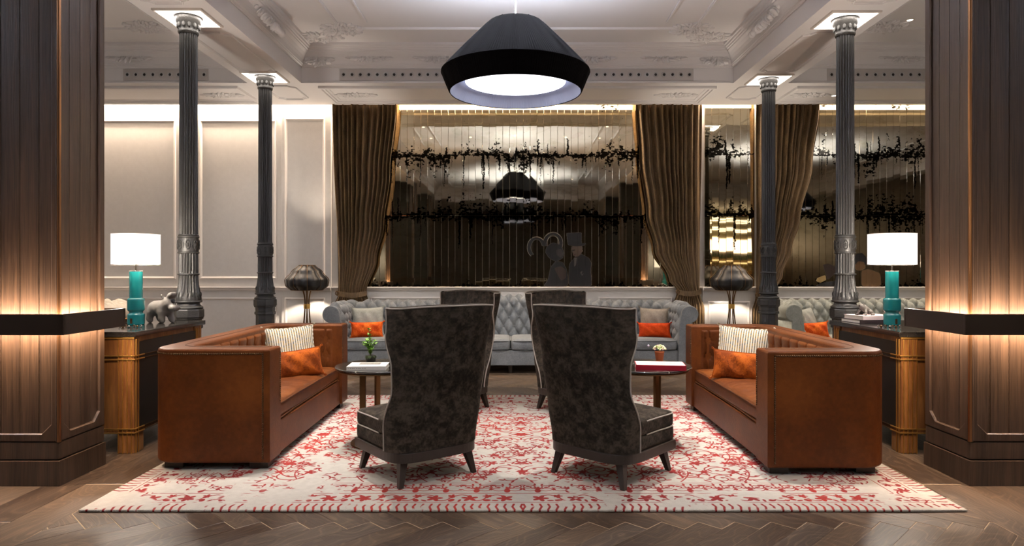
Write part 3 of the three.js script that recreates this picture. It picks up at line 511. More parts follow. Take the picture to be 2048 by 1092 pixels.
// ---------------------------------------------------------------- cast-iron columns
function fluted(profile, flutes, depth, seg = 96) { // profile [[r, y, fluteAmount]]
  return gridGeo(seg, profile.length - 1, (u, v) => { const [r, y, f = 0] = profile[Math.round(v * (profile.length - 1))], a = u * Math.PI * 2, k = Math.abs(Math.cos(a * flutes / 2)); const rr = r - f * depth * Math.pow(1 - k, 0.7); return [Math.cos(a) * rr, y, Math.sin(a) * rr, u * 0.55, y]; }, 1, 1, true);
}
function octagon(profile) { const g = new THREE.LatheGeometry(profile.map(([r, y]) => new THREE.Vector2(r, y)), 8, Math.PI / 8).toNonIndexed(); g.computeVertexNormals(); return wuv(g); }
function ring(r, y, t) { const g = new THREE.TorusGeometry(r, t, 8, 40); g.rotateX(Math.PI / 2); g.translate(0, y, 0); return wuv(g); }
function makeColumn(label, x, z) {
  const t = thing('fluted_column', label, 'column', 'cast-iron columns', x, 0, z); t.scale.set(0.915, 1, 0.915);
  part(t, 'shaft', fluted([[0.086, 1.58, 0.3], [0.084, 1.62, 1], [0.083, 2.2, 1], [0.082, 2.8, 1], [0.081, 3.30, 1], [0.081, 3.36, 0.2]], 20, 0.016, 160), M.iron);
  part(t, 'capital', plain([fluted([[0.084, 3.36], [0.092, 3.37], [0.094, 3.385], [0.088, 3.395], [0.09, 3.42], [0.1, 3.45], [0.112, 3.47], [0.114, 3.485], [0.118, 3.49], [0.118, SOFFIT]], 1, 0, 40), ...Array.from({ length: 12 }, (_, i) => { const g = new THREE.SphereGeometry(0.016, 8, 6); g.scale(0.6, 1.5, 1); g.translate(0.098, 3.43, 0); g.rotateY(i / 12 * 6.283); return g; })]), M.iron);
  part(t, 'collar', plain([ring(0.089, 1.575, 0.009), ring(0.09, 1.435, 0.008), ring(0.0905, 1.245, 0.008), ring(0.086, 1.59, 0.005)]), M.iron);
  const ros = []; for (let i = 0; i < 8; i++) { const a = i / 8 * 6.283 + 0.39; const o = new THREE.TorusGeometry(0.03, 0.005, 6, 18); o.scale(0.62, 1.25, 1); o.translate(0, 1.505, 0.094); o.rotateY(a); const b = new THREE.SphereGeometry(0.013, 8, 6); b.scale(0.8, 1.4, 0.7); b.translate(0, 1.505, 0.092); b.rotateY(a); const e = new THREE.SphereGeometry(0.011, 6, 5); e.scale(0.5, 2.4, 0.6); e.translate(0, 1.5, 0.092); e.rotateY(a + 0.39); ros.push(o, b, e); }
  part(t, 'rosette_band', plain([fluted([[0.089, 1.44], [0.092, 1.46], [0.0925, 1.5], [0.091, 1.545], [0.088, 1.57]], 1, 0, 48), ...ros]), M.iron);
  part(t, 'fluted_drum', fluted([[0.087, 1.252, 0.2], [0.088, 1.27, 1], [0.088, 1.33, 1], [0.087, 1.41, 1], [0.086, 1.43, 0.2]], 20, 0.016, 160), M.iron);
  const tongue = []; for (let i = 0; i < 16; i++) { const g = new THREE.SphereGeometry(0.012, 6, 5); g.scale(0.5, 2.0, 1); g.translate(0, 1.065, 0.106); g.rotateY(i / 16 * 6.283); tongue.push(g); }
  part(t, 'vase', plain([fluted([[0.114, 1.012, 0], [0.116, 1.03, 0.1], [0.111, 1.06, 0.4], [0.103, 1.1, 1], [0.094, 1.15, 1], [0.088, 1.2, 1], [0.0875, 1.235, 0.3], [0.089, 1.245, 0]], 20, 0.016, 160), ...tongue]), M.iron);
  part(t, 'moulded_foot', plain([ring(0.113, 1.005, 0.011), fluted([[0.098, 0.995], [0.1, 0.985], [0.104, 0.975], [0.116, 0.965], [0.124, 0.955]], 1, 0, 48), ring(0.118, 0.95, 0.013)]), M.iron);
  part(t, 'octagonal_block', octagon([[0.118, 0.94], [0.134, 0.938], [0.138, 0.93], [0.138, 0.87], [0.132, 0.862], [0.13, 0.85], [0.118, 0.846], [0.116, 0.80], [0.126, 0.794], [0.128, 0.77], [0.114, 0.762]].reverse()), M.iron);
  part(t, 'pedestal', octagon([[0.112, 0.764], [0.112, 0.26], [0.122, 0.25], [0.124, 0.21], [0.138, 0.2], [0.138, 0.0]].reverse()), M.iron);
  // lit square recess frame under the beam
  const p = thing('column_light_panel', `glowing square light panel round the top of the ${label.replace(/^.*column /, 'column ')}`, 'light panel', 'square light panels under the beams', x, SOFFIT, z);
  part(p, 'frame', polySweep(rectPts(-0.215, 0.215, -0.215, 0.215), [[0, 0], [0, -0.018], [0.012, -0.022], [0.022, -0.018], [0.024, -0.002]]), M.plaster);
  const sh = new THREE.Shape(); sh.moveTo(-0.192, -0.192); sh.lineTo(0.192, -0.192); sh.lineTo(0.192, 0.192); sh.lineTo(-0.192, 0.192); const h = new THREE.Path(); h.absarc(0, 0, 0.121, 0, Math.PI * 2); sh.holes.push(h);
  const pg = new THREE.ShapeGeometry(sh, 24); pg.rotateX(Math.PI / 2); part(p, 'diffuser', pg, M.glow(0xfff6ea, 2.2), 0, -0.004, 0);
  for (const [dx, dz, w, hh] of [[-0.157, 0, 0.07, 0.38], [0.157, 0, 0.07, 0.38], [0, -0.157, 0.24, 0.07], [0, 0.157, 0.24, 0.07]]) areaAt(x + dx, SOFFIT - 0.008, z + dz, 0, -1, 0.0001, w, hh, LEVEL.column, NEUTRAL);
}
makeColumn('grey fluted iron column behind the hippo figure', -2.90, -5.88);
makeColumn('grey fluted iron column left of the left floor lamp', -2.91, -7.70);
makeColumn('grey fluted iron column behind the right table lamp', 2.93, -5.93);
makeColumn('grey fluted iron column right of the right floor lamp', 2.957, -7.80);

// ---------------------------------------------------------------- curtains
function makeCurtain(label, edgeL, edgeR, folds, seed, tie, z) { // edges: stops [y px, x px] from top to tie; then falls to the floor
  const d = -z, t = thing('velvet_curtain', label, 'curtain', 'tied-back velvet curtains', 0, 0, z), r = mulberry(seed), ph = Array.from({ length: 40 }, () => r());
  const top = 3.64, at = (e, y) => PX(curve(e, VY - (y - EYE) * FOCAL / d), d);
  const fold = (u, v, y) => { const k = u * folds + 0.35 * Math.sin(u * 9 + ph[0] * 6) + 0.12 * Math.sin(v * 4 + u * 7), w = ph[Math.floor(k) % 40 < 0 ? 0 : Math.floor(k) % 40]; const q = 0.5 + 0.5 * Math.sin(k * Math.PI * 2); return Math.pow(q, 0.7) * (0.45 + 0.7 * w); };
  const yT = PY(tie, d);
  const g = gridGeo(folds * 14, 80, (u, v) => { const y = lerp(top, yT, v), a = at(edgeL, y), b = at(edgeR, y), amp = lerp(0.135, 0.03, smooth(0.45, 0.95, v)); return [lerp(a, b, u), y, fold(u, v, y) * amp - 0.02, u * 2.4, y]; }, 1, 1);
  part(t, 'drape', g, M.curtain);
  const la = at(edgeL, yT), lb = at(edgeR, yT);
  part(t, 'skirt', gridGeo(folds * 14, 40, (u, v) => { const y = lerp(yT, 0.01, v), s = 1 + 0.45 * smooth(0, 0.25, v), c = (la + lb) / 2; return [c + (lerp(la, lb, u) - c) * s, y, fold(u, v + 1, y) * lerp(0.03, 0.04, smooth(0, 0.3, v)) - 0.03, u * 2.4, y]; }), M.curtain);
  part(t, 'tie_band', gridGeo(30, 6, (u, v) => [lerp(la - 0.012, lb + 0.012, u), yT + (v - 0.5) * 0.07 + 0.03 * Math.sin(u * Math.PI) * -1, 0.035 + 0.022 * Math.sin(u * Math.PI), u, v * 0.1]), M.curtain);
  const hook = new THREE.TorusGeometry(0.024, 0.006, 8, 20); part(t, 'tie_hook', hook, M.bronze, edgeL === edgeR ? la : (tie === 585 ? lb : la), yT, 0.05);
}
makeCurtain('brown velvet curtain tied back at the left of the wide mirror', [[150, 663], [585, 676]], [[150, 797], [216, 795], [350, 783], [450, 770], [520, 754], [585, 733]], 12, 3, 586, -9.09);
makeCurtain('brown velvet curtain tied back at the right of the wide mirror', [[150, 1268], [216, 1270], [310, 1277], [430, 1291], [500, 1309], [560, 1338], [582, 1354]], [[150, 1404], [582, 1400]], 12, 8, 583, -9.085);
makeCurtain('brown velvet curtain tied back behind the far right column', [[150, 1509], [590, 1512]], [[150, 1642], [216, 1640], [330, 1626], [440, 1601], [500, 1584], [550, 1566], [592, 1546]], 11, 15, 590, -9.06);
// ---------------------------------------------------------------- rug
const RUG = { x0: -2.334, x1: 2.403, z0: -6.73, z1: -3.536 };
function rugPicture() {
  const W = 2048, H = 1376, c = document.createElement('canvas'); c.width = W; c.height = H; const g = c.getContext('2d');
  const mx = W / (RUG.x1 - RUG.x0), my = H / (RUG.z1 - RUG.z0), r = mulberry(404);
  g.fillStyle = '#fff'; g.fillRect(0, 0, W, H);
  // everything is drawn in metres from the middle, mirrored into four quarters; black = red yarn
  const hw = (RUG.x1 - RUG.x0) / 2, hh = (RUG.z1 - RUG.z0) / 2;
  g.fillStyle = g.strokeStyle = '#000'; g.lineCap = g.lineJoin = 'round';
  const P = (x, y, fx, fy) => [(hw + x * fx) * mx, (hh + y * fy) * my];
  const four = fn => { for (const fx of [1, -1]) for (const fy of [1, -1]) fn((x, y) => P(x, y, fx, fy)); };
  const line = (pts, w) => four(q => { g.lineWidth = w * mx; g.beginPath(); pts.forEach(([x, y], i) => { const a = q(x, y); i ? g.lineTo(...a) : g.moveTo(...a); }); g.stroke(); });
  const blot = (x, y, a, b, t) => four(q => { const n = 12; g.beginPath(); for (let i = 0; i < n; i++) { const s = i / n * 6.283, u = Math.cos(s) * a, v = Math.sin(s) * b; g.lineTo(...q(x + u * Math.cos(t) - v * Math.sin(t), y + u * Math.sin(t) + v * Math.cos(t))); } g.fill(); });
  const spiral = (x, y, R0, dir, a0, turns, w) => { const p = []; for (let i = 0; i <= 40; i++) { const k = i / 40, a = a0 + dir * k * turns * 6.283, q = R0 * (1 - 0.78 * k); p.push([x + Math.cos(a) * q, y + Math.sin(a) * q]); } line(p, w); const e = p[40]; blot(e[0], e[1], 0.013, 0.011, 0); for (let j = 4; j < 36; j += 8) { const s = p[j], l = a0 + dir * (j / 40) * turns * 6.283; blot(s[0] + Math.cos(l) * 0.02, s[1] + Math.sin(l) * 0.02, 0.02, 0.0075, l + 0.8 * dir); } };
  const bezier = (x0, y0, x1, y1, x2, y2, w) => { const p = []; for (let i = 0; i <= 20; i++) { const t = i / 20; p.push([(1 - t) ** 2 * x0 + 2 * t * (1 - t) * x1 + t * t * x2, (1 - t) ** 2 * y0 + 2 * t * (1 - t) * y1 + t * t * y2]); } line(p, w); };
  const flower = (x, y, s, t0 = 0) => { for (let i = 0; i < 5; i++) { const t = t0 + i * 1.2566; blot(x + Math.cos(t) * s * 0.62, y + Math.sin(t) * s * 0.62, s * 0.55, s * 0.32, t); } blot(x, y, s * 0.35, s * 0.35, 0); };
  // field
  const fw = hw - 0.46, fh = hh - 0.46, cw = fw / 5, ch = fh / 3;
  for (let i = 0; i < 5; i++) for (let j = 0; j < 3; j++) {
    const cx = (i + 0.5) * cw, cy = (j + 0.5) * ch, k = (i + j) % 2;
    spiral(cx - 0.09, cy - 0.05, 0.115, 1, k ? 0.4 : 2.2, 1.25, 0.009); spiral(cx + 0.1, cy + 0.06, 0.105, -1, k ? 2.6 : 0.2, 1.25, 0.009);
    spiral(cx + 0.11, cy - 0.12, 0.07, 1, 3.5, 1.1, 0.009); spiral(cx - 0.11, cy + 0.13, 0.07, -1, 5.4, 1.1, 0.009);
    bezier(cx - cw / 2, cy, cx - 0.05, cy - 0.2, cx, cy, 0.009); bezier(cx, cy, cx + 0.06, cy + 0.2, cx + cw / 2, cy, 0.009); bezier(cx, cy - ch / 2, cx + 0.18, cy - 0.05, cx, cy + ch / 2, 0.008);
    flower(cx, cy, 0.034, k); flower(i * cw, j * ch, 0.045, 0.3); flower(i * cw, cy, 0.03, 1); flower(cx, j * ch, 0.03, 0.6);
    for (let q = 0; q < 4; q++) { const sx = cx + (r() - 0.5) * cw, sy = cy + (r() - 0.5) * ch; spiral(sx, sy, 0.03 + r() * 0.03, r() < 0.5 ? 1 : -1, r() * 6, 1.1, 0.007); }
    for (let q = 0; q < 14; q++) blot(cx + (r() - 0.5) * cw, cy + (r() - 0.5) * ch, 0.016 + r() * 0.014, 0.007, r() * 3);
  }
  // borders, from the field outwards: scrolls with spades, flower band, tick marks
  const band = (o, fn, n, along) => { for (let i = 0; i < n; i++) fn((i + 0.5) * along / n, o); };
  const two = (fnx) => { fnx((a, b) => [a, hh - b], hw, 0); fnx((a, b) => [hw - b, a], hh, 1); };
  for (const o of [0.435, 0.255, 0.112]) { line([[0, hh - o], [hw - o, hh - o]], 0.005); line([[hw - o, 0], [hw - o, hh - o]], 0.005); }
  two((m, L, s) => { const n = Math.round((L - 0.43) / 0.178); for (let i = 0; i < n; i++) { const a = (i + 0.5) * (L - 0.43) / n, w = 0.178;
    let q = m(a, 0.30); blot(q[0], q[1], s ? 0.034 : 0.018, s ? 0.018 : 0.034, 0); q = m(a, 0.345); flower(q[0], q[1], 0.02);
    for (const e of [-1, 1]) { q = m(a + e * w * 0.3, 0.365); spiral(q[0], q[1], 0.04, e, s ? 1.6 : 0, 1.3, 0.008); const A = m(a, 0.32), B = m(a + e * 0.05, 0.27), C = m(a + e * 0.085, 0.32); bezier(...A, ...B, ...C, 0.007); } } });
  two((m, L, s) => { const n = Math.round((L - 0.2) / 0.2); for (let i = 0; i < n; i++) { const a = (i + 0.5) * (L - 0.2) / n; let q = m(a, 0.175); flower(q[0], q[1], 0.042, i); q = m(a + 0.1, 0.21); flower(q[0], q[1], 0.024, i * 2); q = m(a + 0.1, 0.145); blot(q[0], q[1], 0.022, 0.016, i); const A = m(a, 0.2), B = m(a + 0.06, 0.265), C = m(a + 0.1, 0.18); bezier(...A, ...B, ...C, 0.009); const D = m(a + 0.1, 0.2), E = m(a + 0.14, 0.09), F = m(a + 0.2, 0.17); bezier(...D, ...E, ...F, 0.009); q = m(a + 0.055, 0.14); blot(q[0], q[1], 0.02, 0.008, i * 1.3); } });
  two((m, L) => { const n = Math.round(L / 0.0445); for (let i = 0; i < n; i++) { const a = i * L / n; line([m(a, 0.005), m(a + 0.012, 0.045), m(a + 0.004, 0.085)], 0.012); } });
  // yarn colours and wear
  const im = g.getImageData(0, 0, W, H), d = im.data, o = new Uint8Array(W * H * 4), S = (a, b, x) => smooth(a, b, x);
  for (let j = 0; j < H; j++) for (let i = 0; i < W; i++) {
    const k = (j * W + i) * 4, u = i / W, v = j / H, ink = 1 - d[k] / 255;
    const n = fbm(u, v, 7, 5, 4, 500), f = fbm(u, v, 160, 110, 2, 510), e = fbm(u, v, 40, 28, 3, 520);
    const leftFront = S(0.62, 0.2, u) * S(0.45, 0.95, v) * 0.075 + S(0.35, 0.05, u) * 0.02; // the corner where the pattern is woven thin
    const keep = S(0.0, 0.09, e - 0.335 - leftFront + (n - 0.5) * 0.55 + 0.04);
    const a = ink * keep * (0.78 + 0.22 * f);
    const base = mix3([0.69, 0.67, 0.635], [0.79, 0.77, 0.735], f * 0.6 + n * 0.4), red = mix3([0.47, 0.035, 0.04], [0.69, 0.15, 0.10], clamp(0.35 + (n - 0.5) * 2 + (f - 0.5) * 0.5, 0, 1));
    const c3 = mix3(base, red, a); o[k] = c3[0] * 255; o[k + 1] = c3[1] * 255; o[k + 2] = c3[2] * 255; o[k + 3] = 255;
  }
  const t = new THREE.DataTexture(o, W, H); t.colorSpace = THREE.SRGBColorSpace; t.magFilter = THREE.LinearFilter; t.minFilter = THREE.LinearMipmapLinearFilter; t.generateMipmaps = true; t.needsUpdate = true; return t;
}
{ const w = RUG.x1 - RUG.x0, dd = RUG.z1 - RUG.z0;
  const t = thing('patterned_rug', 'large cream rug with worn red scroll pattern under the seating group', 'rug', null, (RUG.x0 + RUG.x1) / 2, 0, (RUG.z0 + RUG.z1) / 2);
  const g = softBox(w, 0.016, dd, 0.0078, 0.3, (x, y, z) => [x, y + 0.008, z]); const p = g.attributes.position, uv = g.attributes.uv; for (let i = 0; i < p.count; i++) uv.setXY(i, p.getX(i) / w + 0.5, p.getZ(i) / dd + 0.5);
  part(t, 'pile', g, std(0xffffff, 0.95, { map: rugPicture(), bumpMap: bumpNoise(88, 128, 128, 2, 0.0625, 0.0625), bumpScale: 0.003 })).geometry.computeVertexNormals();
}

// ---------------------------------------------------------------- leather sofas
function biscuit(len, hgt, cols, rows, depth, y0) { // tufted panel facing +z in the xy plane, buttons in straight columns
  const buttons = []; for (let i = 0; i < cols; i++) for (const y of rows) buttons.push([((i + 0.5) / cols - 0.5) * len, y]);
  const h = (x, y) => { const e = smooth(0, 0.04, len / 2 - Math.abs(x)) * smooth(0, 0.03, y - y0) * smooth(0, 0.03, y0 + hgt - y), c = ((x / len + 0.5) * cols) % 1 - 0.5, dx = c * len / cols; let q = depth - 0.010 * Math.exp(-dx * dx / 0.00006) - 0.004 * Math.exp(-dx * dx / 0.0012);
    for (const [bx, by] of buttons) { const a = x - bx, b = y - by; if (a * a + b * b < 0.02) { const rr = a * a + b * b; q -= 0.016 * Math.exp(-rr / 0.0004) + 0.008 * Math.exp(-rr / 0.0024) * (0.75 + 0.35 * Math.cos(7 * Math.atan2(b, a))); } } return q * e; };
  return { geo: gridGeo(Math.round(len / 0.009), Math.round(hgt / 0.009), (u, v) => { const x = (u - 0.5) * len, y = y0 + v * hgt; return [x, y, h(x, y), x, y]; }), buttons, h };
}
function makeLeatherSofa(label) { // faces +x
  const L = 2.03, D = 0.78, H = 0.77, T = 0.2, Ro = 0.17, Ri = 0.06, t = thing('leather_sofa', label, 'sofa', 'brown leather sofas facing each other');
  const s = new THREE.Shape(), b = 0.018, X1 = D / 2 - b, X0 = -D / 2 + b, Z = L / 2 - b;
  s.moveTo(X1, -Z); s.lineTo(X0 + Ro, -Z); s.absarc(X0 + Ro, -Z + Ro, Ro, -Math.PI / 2, -Math.PI, true); s.lineTo(X0, Z - Ro); s.absarc(X0 + Ro, Z - Ro, Ro, Math.PI, Math.PI / 2, true); s.lineTo(X1, Z);
  s.lineTo(X1, Z - T + 2 * b); s.lineTo(X0 + T + Ri, Z - T + 2 * b); s.absarc(X0 + T + Ri - 2 * b, Z - T + 2 * b - Ri, Ri, Math.PI / 2, Math.PI, false); s.lineTo(X0 + T - 2 * b, -(Z - T + 2 * b - Ri)); s.absarc(X0 + T + Ri - 2 * b, -(Z - T + 2 * b - Ri), Ri, Math.PI, Math.PI * 1.5, false); s.lineTo(X1, -(Z - T + 2 * b)); s.closePath();
  const g = new THREE.ExtrudeGeometry(s, { depth: H - 0.045 - 2 * b, bevelEnabled: true, bevelSize: b, bevelThickness: b, bevelSegments: 4, curveSegments: 14 }); g.rotateX(-Math.PI / 2); g.translate(0, 0.045 + b, 0);
  part(t, 'frame', wuv(g), M.leather);
  part(t, 'front_rail', boxAt(D / 2 - 0.16, D / 2 - 0.02, 0.045, 0.265, -L / 2 + T, L / 2 - T, 0.012), M.leather);
  part(t, 'seat_deck', boxAt(-D / 2 + T, D / 2 - 0.17, 0.06, 0.262, -L / 2 + T, L / 2 - T, 0), M.ebony);
  const cw = D - T - 0.035, cl = L - 2 * T - 0.008, ch = 0.115, xc = (-D / 2 + T + D / 2) / 2 - 0.012, yc = 0.268 + ch / 2;
  const dome = (x, z) => (1 - Math.pow(Math.abs(x) / (cw / 2), 4)) * (1 - Math.pow(Math.abs(z) / (cl / 2), 6));
  const wr = mulberry(31), ws = Array.from({ length: 26 }, () => [wr() - 0.5, (wr() - 0.5) * cl, wr() * 6]);
  const cushion = part(t, 'seat_cushion', softBox(cw, ch, cl, 0.032, 0.012, (x, y, z) => { const wrk = 0.0025 * Math.sin(z * 62 + 6 * x + 2 * Math.sin(z * 9)) * smooth(0.0, 0.22, x + 0.02) + 0.003 * Math.sin(x * 21 + z * 13); return [x, y > 0 ? y + (0.028 + wrk) * dome(x, z) : y, z]; }), M.leather, xc, yc, 0);
  for (const yy of [ch / 2 - 0.010, -ch / 2 + 0.010]) { const q = cw / 2 - 0.004, z = cl / 2 - 0.006, c = 0.02; part(cushion, 'piping', tube([[-q, yy, z], [0, yy, z], [q - c, yy, z], [q, yy, z - c], [q, yy, z / 2], [q, yy, 0], [q, yy, -z / 2], [q, yy, -z + c], [q - c, yy, -z], [0, yy, -z], [-q, yy, -z]], 0.0055, 160, 6), M.leather); }
  // tufted inner faces
  const back = biscuit(L - 2 * T - 0.06, 0.42, 10, [0.50, 0.635], 0.02, 0.325), bm = part(t, 'tufted_back', back.geo, M.leather, -D / 2 + T - 0.006, 0, 0, Math.PI / 2);
  const dot = new THREE.SphereGeometry(0.011, 10, 8), seam = std(0x8a5a34, 0.5);
  for (const [x, y] of back.buttons) part(bm, 'button', dot, seam, x, y, back.h(x, y) + 0.002);
  for (const e of [-1, 1]) { const arm = biscuit(D - T - 0.1, 0.42, 3, [0.50, 0.635], 0.016, 0.325), am = part(t, 'tufted_arm', arm.geo, M.leather, T / 2 - 0.02, 0, e * (L / 2 - T + 0.006), e > 0 ? Math.PI : 0); for (const [x, y] of arm.buttons) part(am, 'button', dot, seam, x, y, arm.h(x, y) + 0.002); }
  // top stitching and nailheads along the outer edges
  const zi = L / 2 - T / 2, xb = -D / 2 + T * 0.6, top = H + 0.001;
  part(t, 'top_stitching', tube([[D / 2 - 0.03, top, -zi + 0.02], [0.1, top, -zi + 0.02], [xb + 0.16, top, -zi + 0.03], [xb + 0.04, top, -zi + 0.09], [xb, top, -zi + 0.2], [xb, top, 0], [xb, top, zi - 0.2], [xb + 0.04, top, zi - 0.09], [xb + 0.16, top, zi - 0.03], [0.1, top, zi - 0.02], [D / 2 - 0.03, top, zi - 0.02]], 0.0028, 180, 5), M.seam);
  const nails = [], nail = (x, y, z) => { const n = new THREE.SphereGeometry(0.0062, 6, 4); n.translate(x, y, z); nails.push(n); };
  for (const e of [-1, 1]) { const z = e * (L / 2 + 0.0005); for (let x = D / 2 - 0.045; x > -D / 2 + Ro; x -= 0.0135) nail(x, H - 0.03, z); for (let a = 0; a < Math.PI / 2; a += 0.085) nail(X0 + Ro - Math.sin(a) * (Ro + b), H - 0.03, e * (Z - Ro + Math.cos(a) * (Ro + b))); for (let y = H - 0.03; y > 0.07; y -= 0.0135) nail(D / 2 - 0.045, y, z);
    for (let y = H - 0.04; y > 0.4; y -= 0.0135) nail(D / 2 + 0.0005, y, e * (L / 2 - T + 0.014)); }
  part(t, 'nailhead_trim', plain(nails), M.nail).userData.kind = 'stuff';
  for (const [x, z] of [[D / 2 - 0.09, L / 2 - 0.1], [D / 2 - 0.09, -L / 2 + 0.1], [-D / 2 + 0.14, L / 2 - 0.12], [-D / 2 + 0.14, -L / 2 + 0.12]]) part(t, 'foot', boxAt(-0.06, 0.06, 0, 0.05, -0.05, 0.05, 0.004), M.legWood, x, 0, z);
  return t;
}
const RUGTOP = 0.016;
const sofaL = makeLeatherSofa('brown leather sofa with nailhead trim left of the rug'); sofaL.position.set(-1.965, RUGTOP, -5.225); sofaL.rotation.y = 0.012;
const sofaR = copyOf(sofaL, 'brown leather sofa with nailhead trim right of the rug', 1.945, RUGTOP, -5.115, Math.PI - 0.006);

// ---------------------------------------------------------------- cushions that lie on sofas
function pillowGeo(w, h, t) {
  const f = sgn => gridGeo(28, 20, (a, b) => { const u = a * 2 - 1, v = b * 2 - 1, e = Math.pow(Math.max(0, (1 - Math.pow(Math.abs(u), 2.6)) * (1 - Math.pow(Math.abs(v), 2.6))), 0.55); const wr = 0.004 * Math.sin(u * 9 + v * 5) * e; return [w / 2 * u * (1 - 0.07 * (1 - v * v) * u * u), h / 2 * v * (1 - 0.07 * (1 - u * u) * v * v), sgn * (t / 2 * e + wr), u * w / 2, v * h / 2]; }, 1, 1, sgn < 0);
  return plain([f(1), f(-1)]);
}
function scatterCushion(name, label, group, w, h, th, mat, x, y, z, ry, tilt, roll = 0, trim) {
  const t = thing(name, label, 'cushion', group, x, y, z, 0); t.rotation.set(0, ry, 0);
  const m = part(t, 'cover', pillowGeo(w, h, th), mat, 0, 0, 0); m.rotation.set(tilt, 0, roll); m.position.y = h / 2 * Math.cos(tilt) - 0.012;
  const q = (a, b) => [w / 2 * a * (1 - 0.07 * (1 - b * b)), h / 2 * b * (1 - 0.07 * (1 - a * a)), 0], pts = []; for (let k = -1; k < 1; k += 0.1) pts.push(q(k, -1)); for (let k = -1; k < 1; k += 0.1) pts.push(q(1, k)); for (let k = 1; k > -1; k -= 0.1) pts.push(q(k, 1)); for (let k = 1; k > -1; k -= 0.1) pts.push(q(-1, k));
  part(m, 'piping', tube(pts, 0.005, 160, 5, true), trim || mat);
  return t;
}
const SEAT = 0.016 + 0.268 + 0.115 + 0.016;
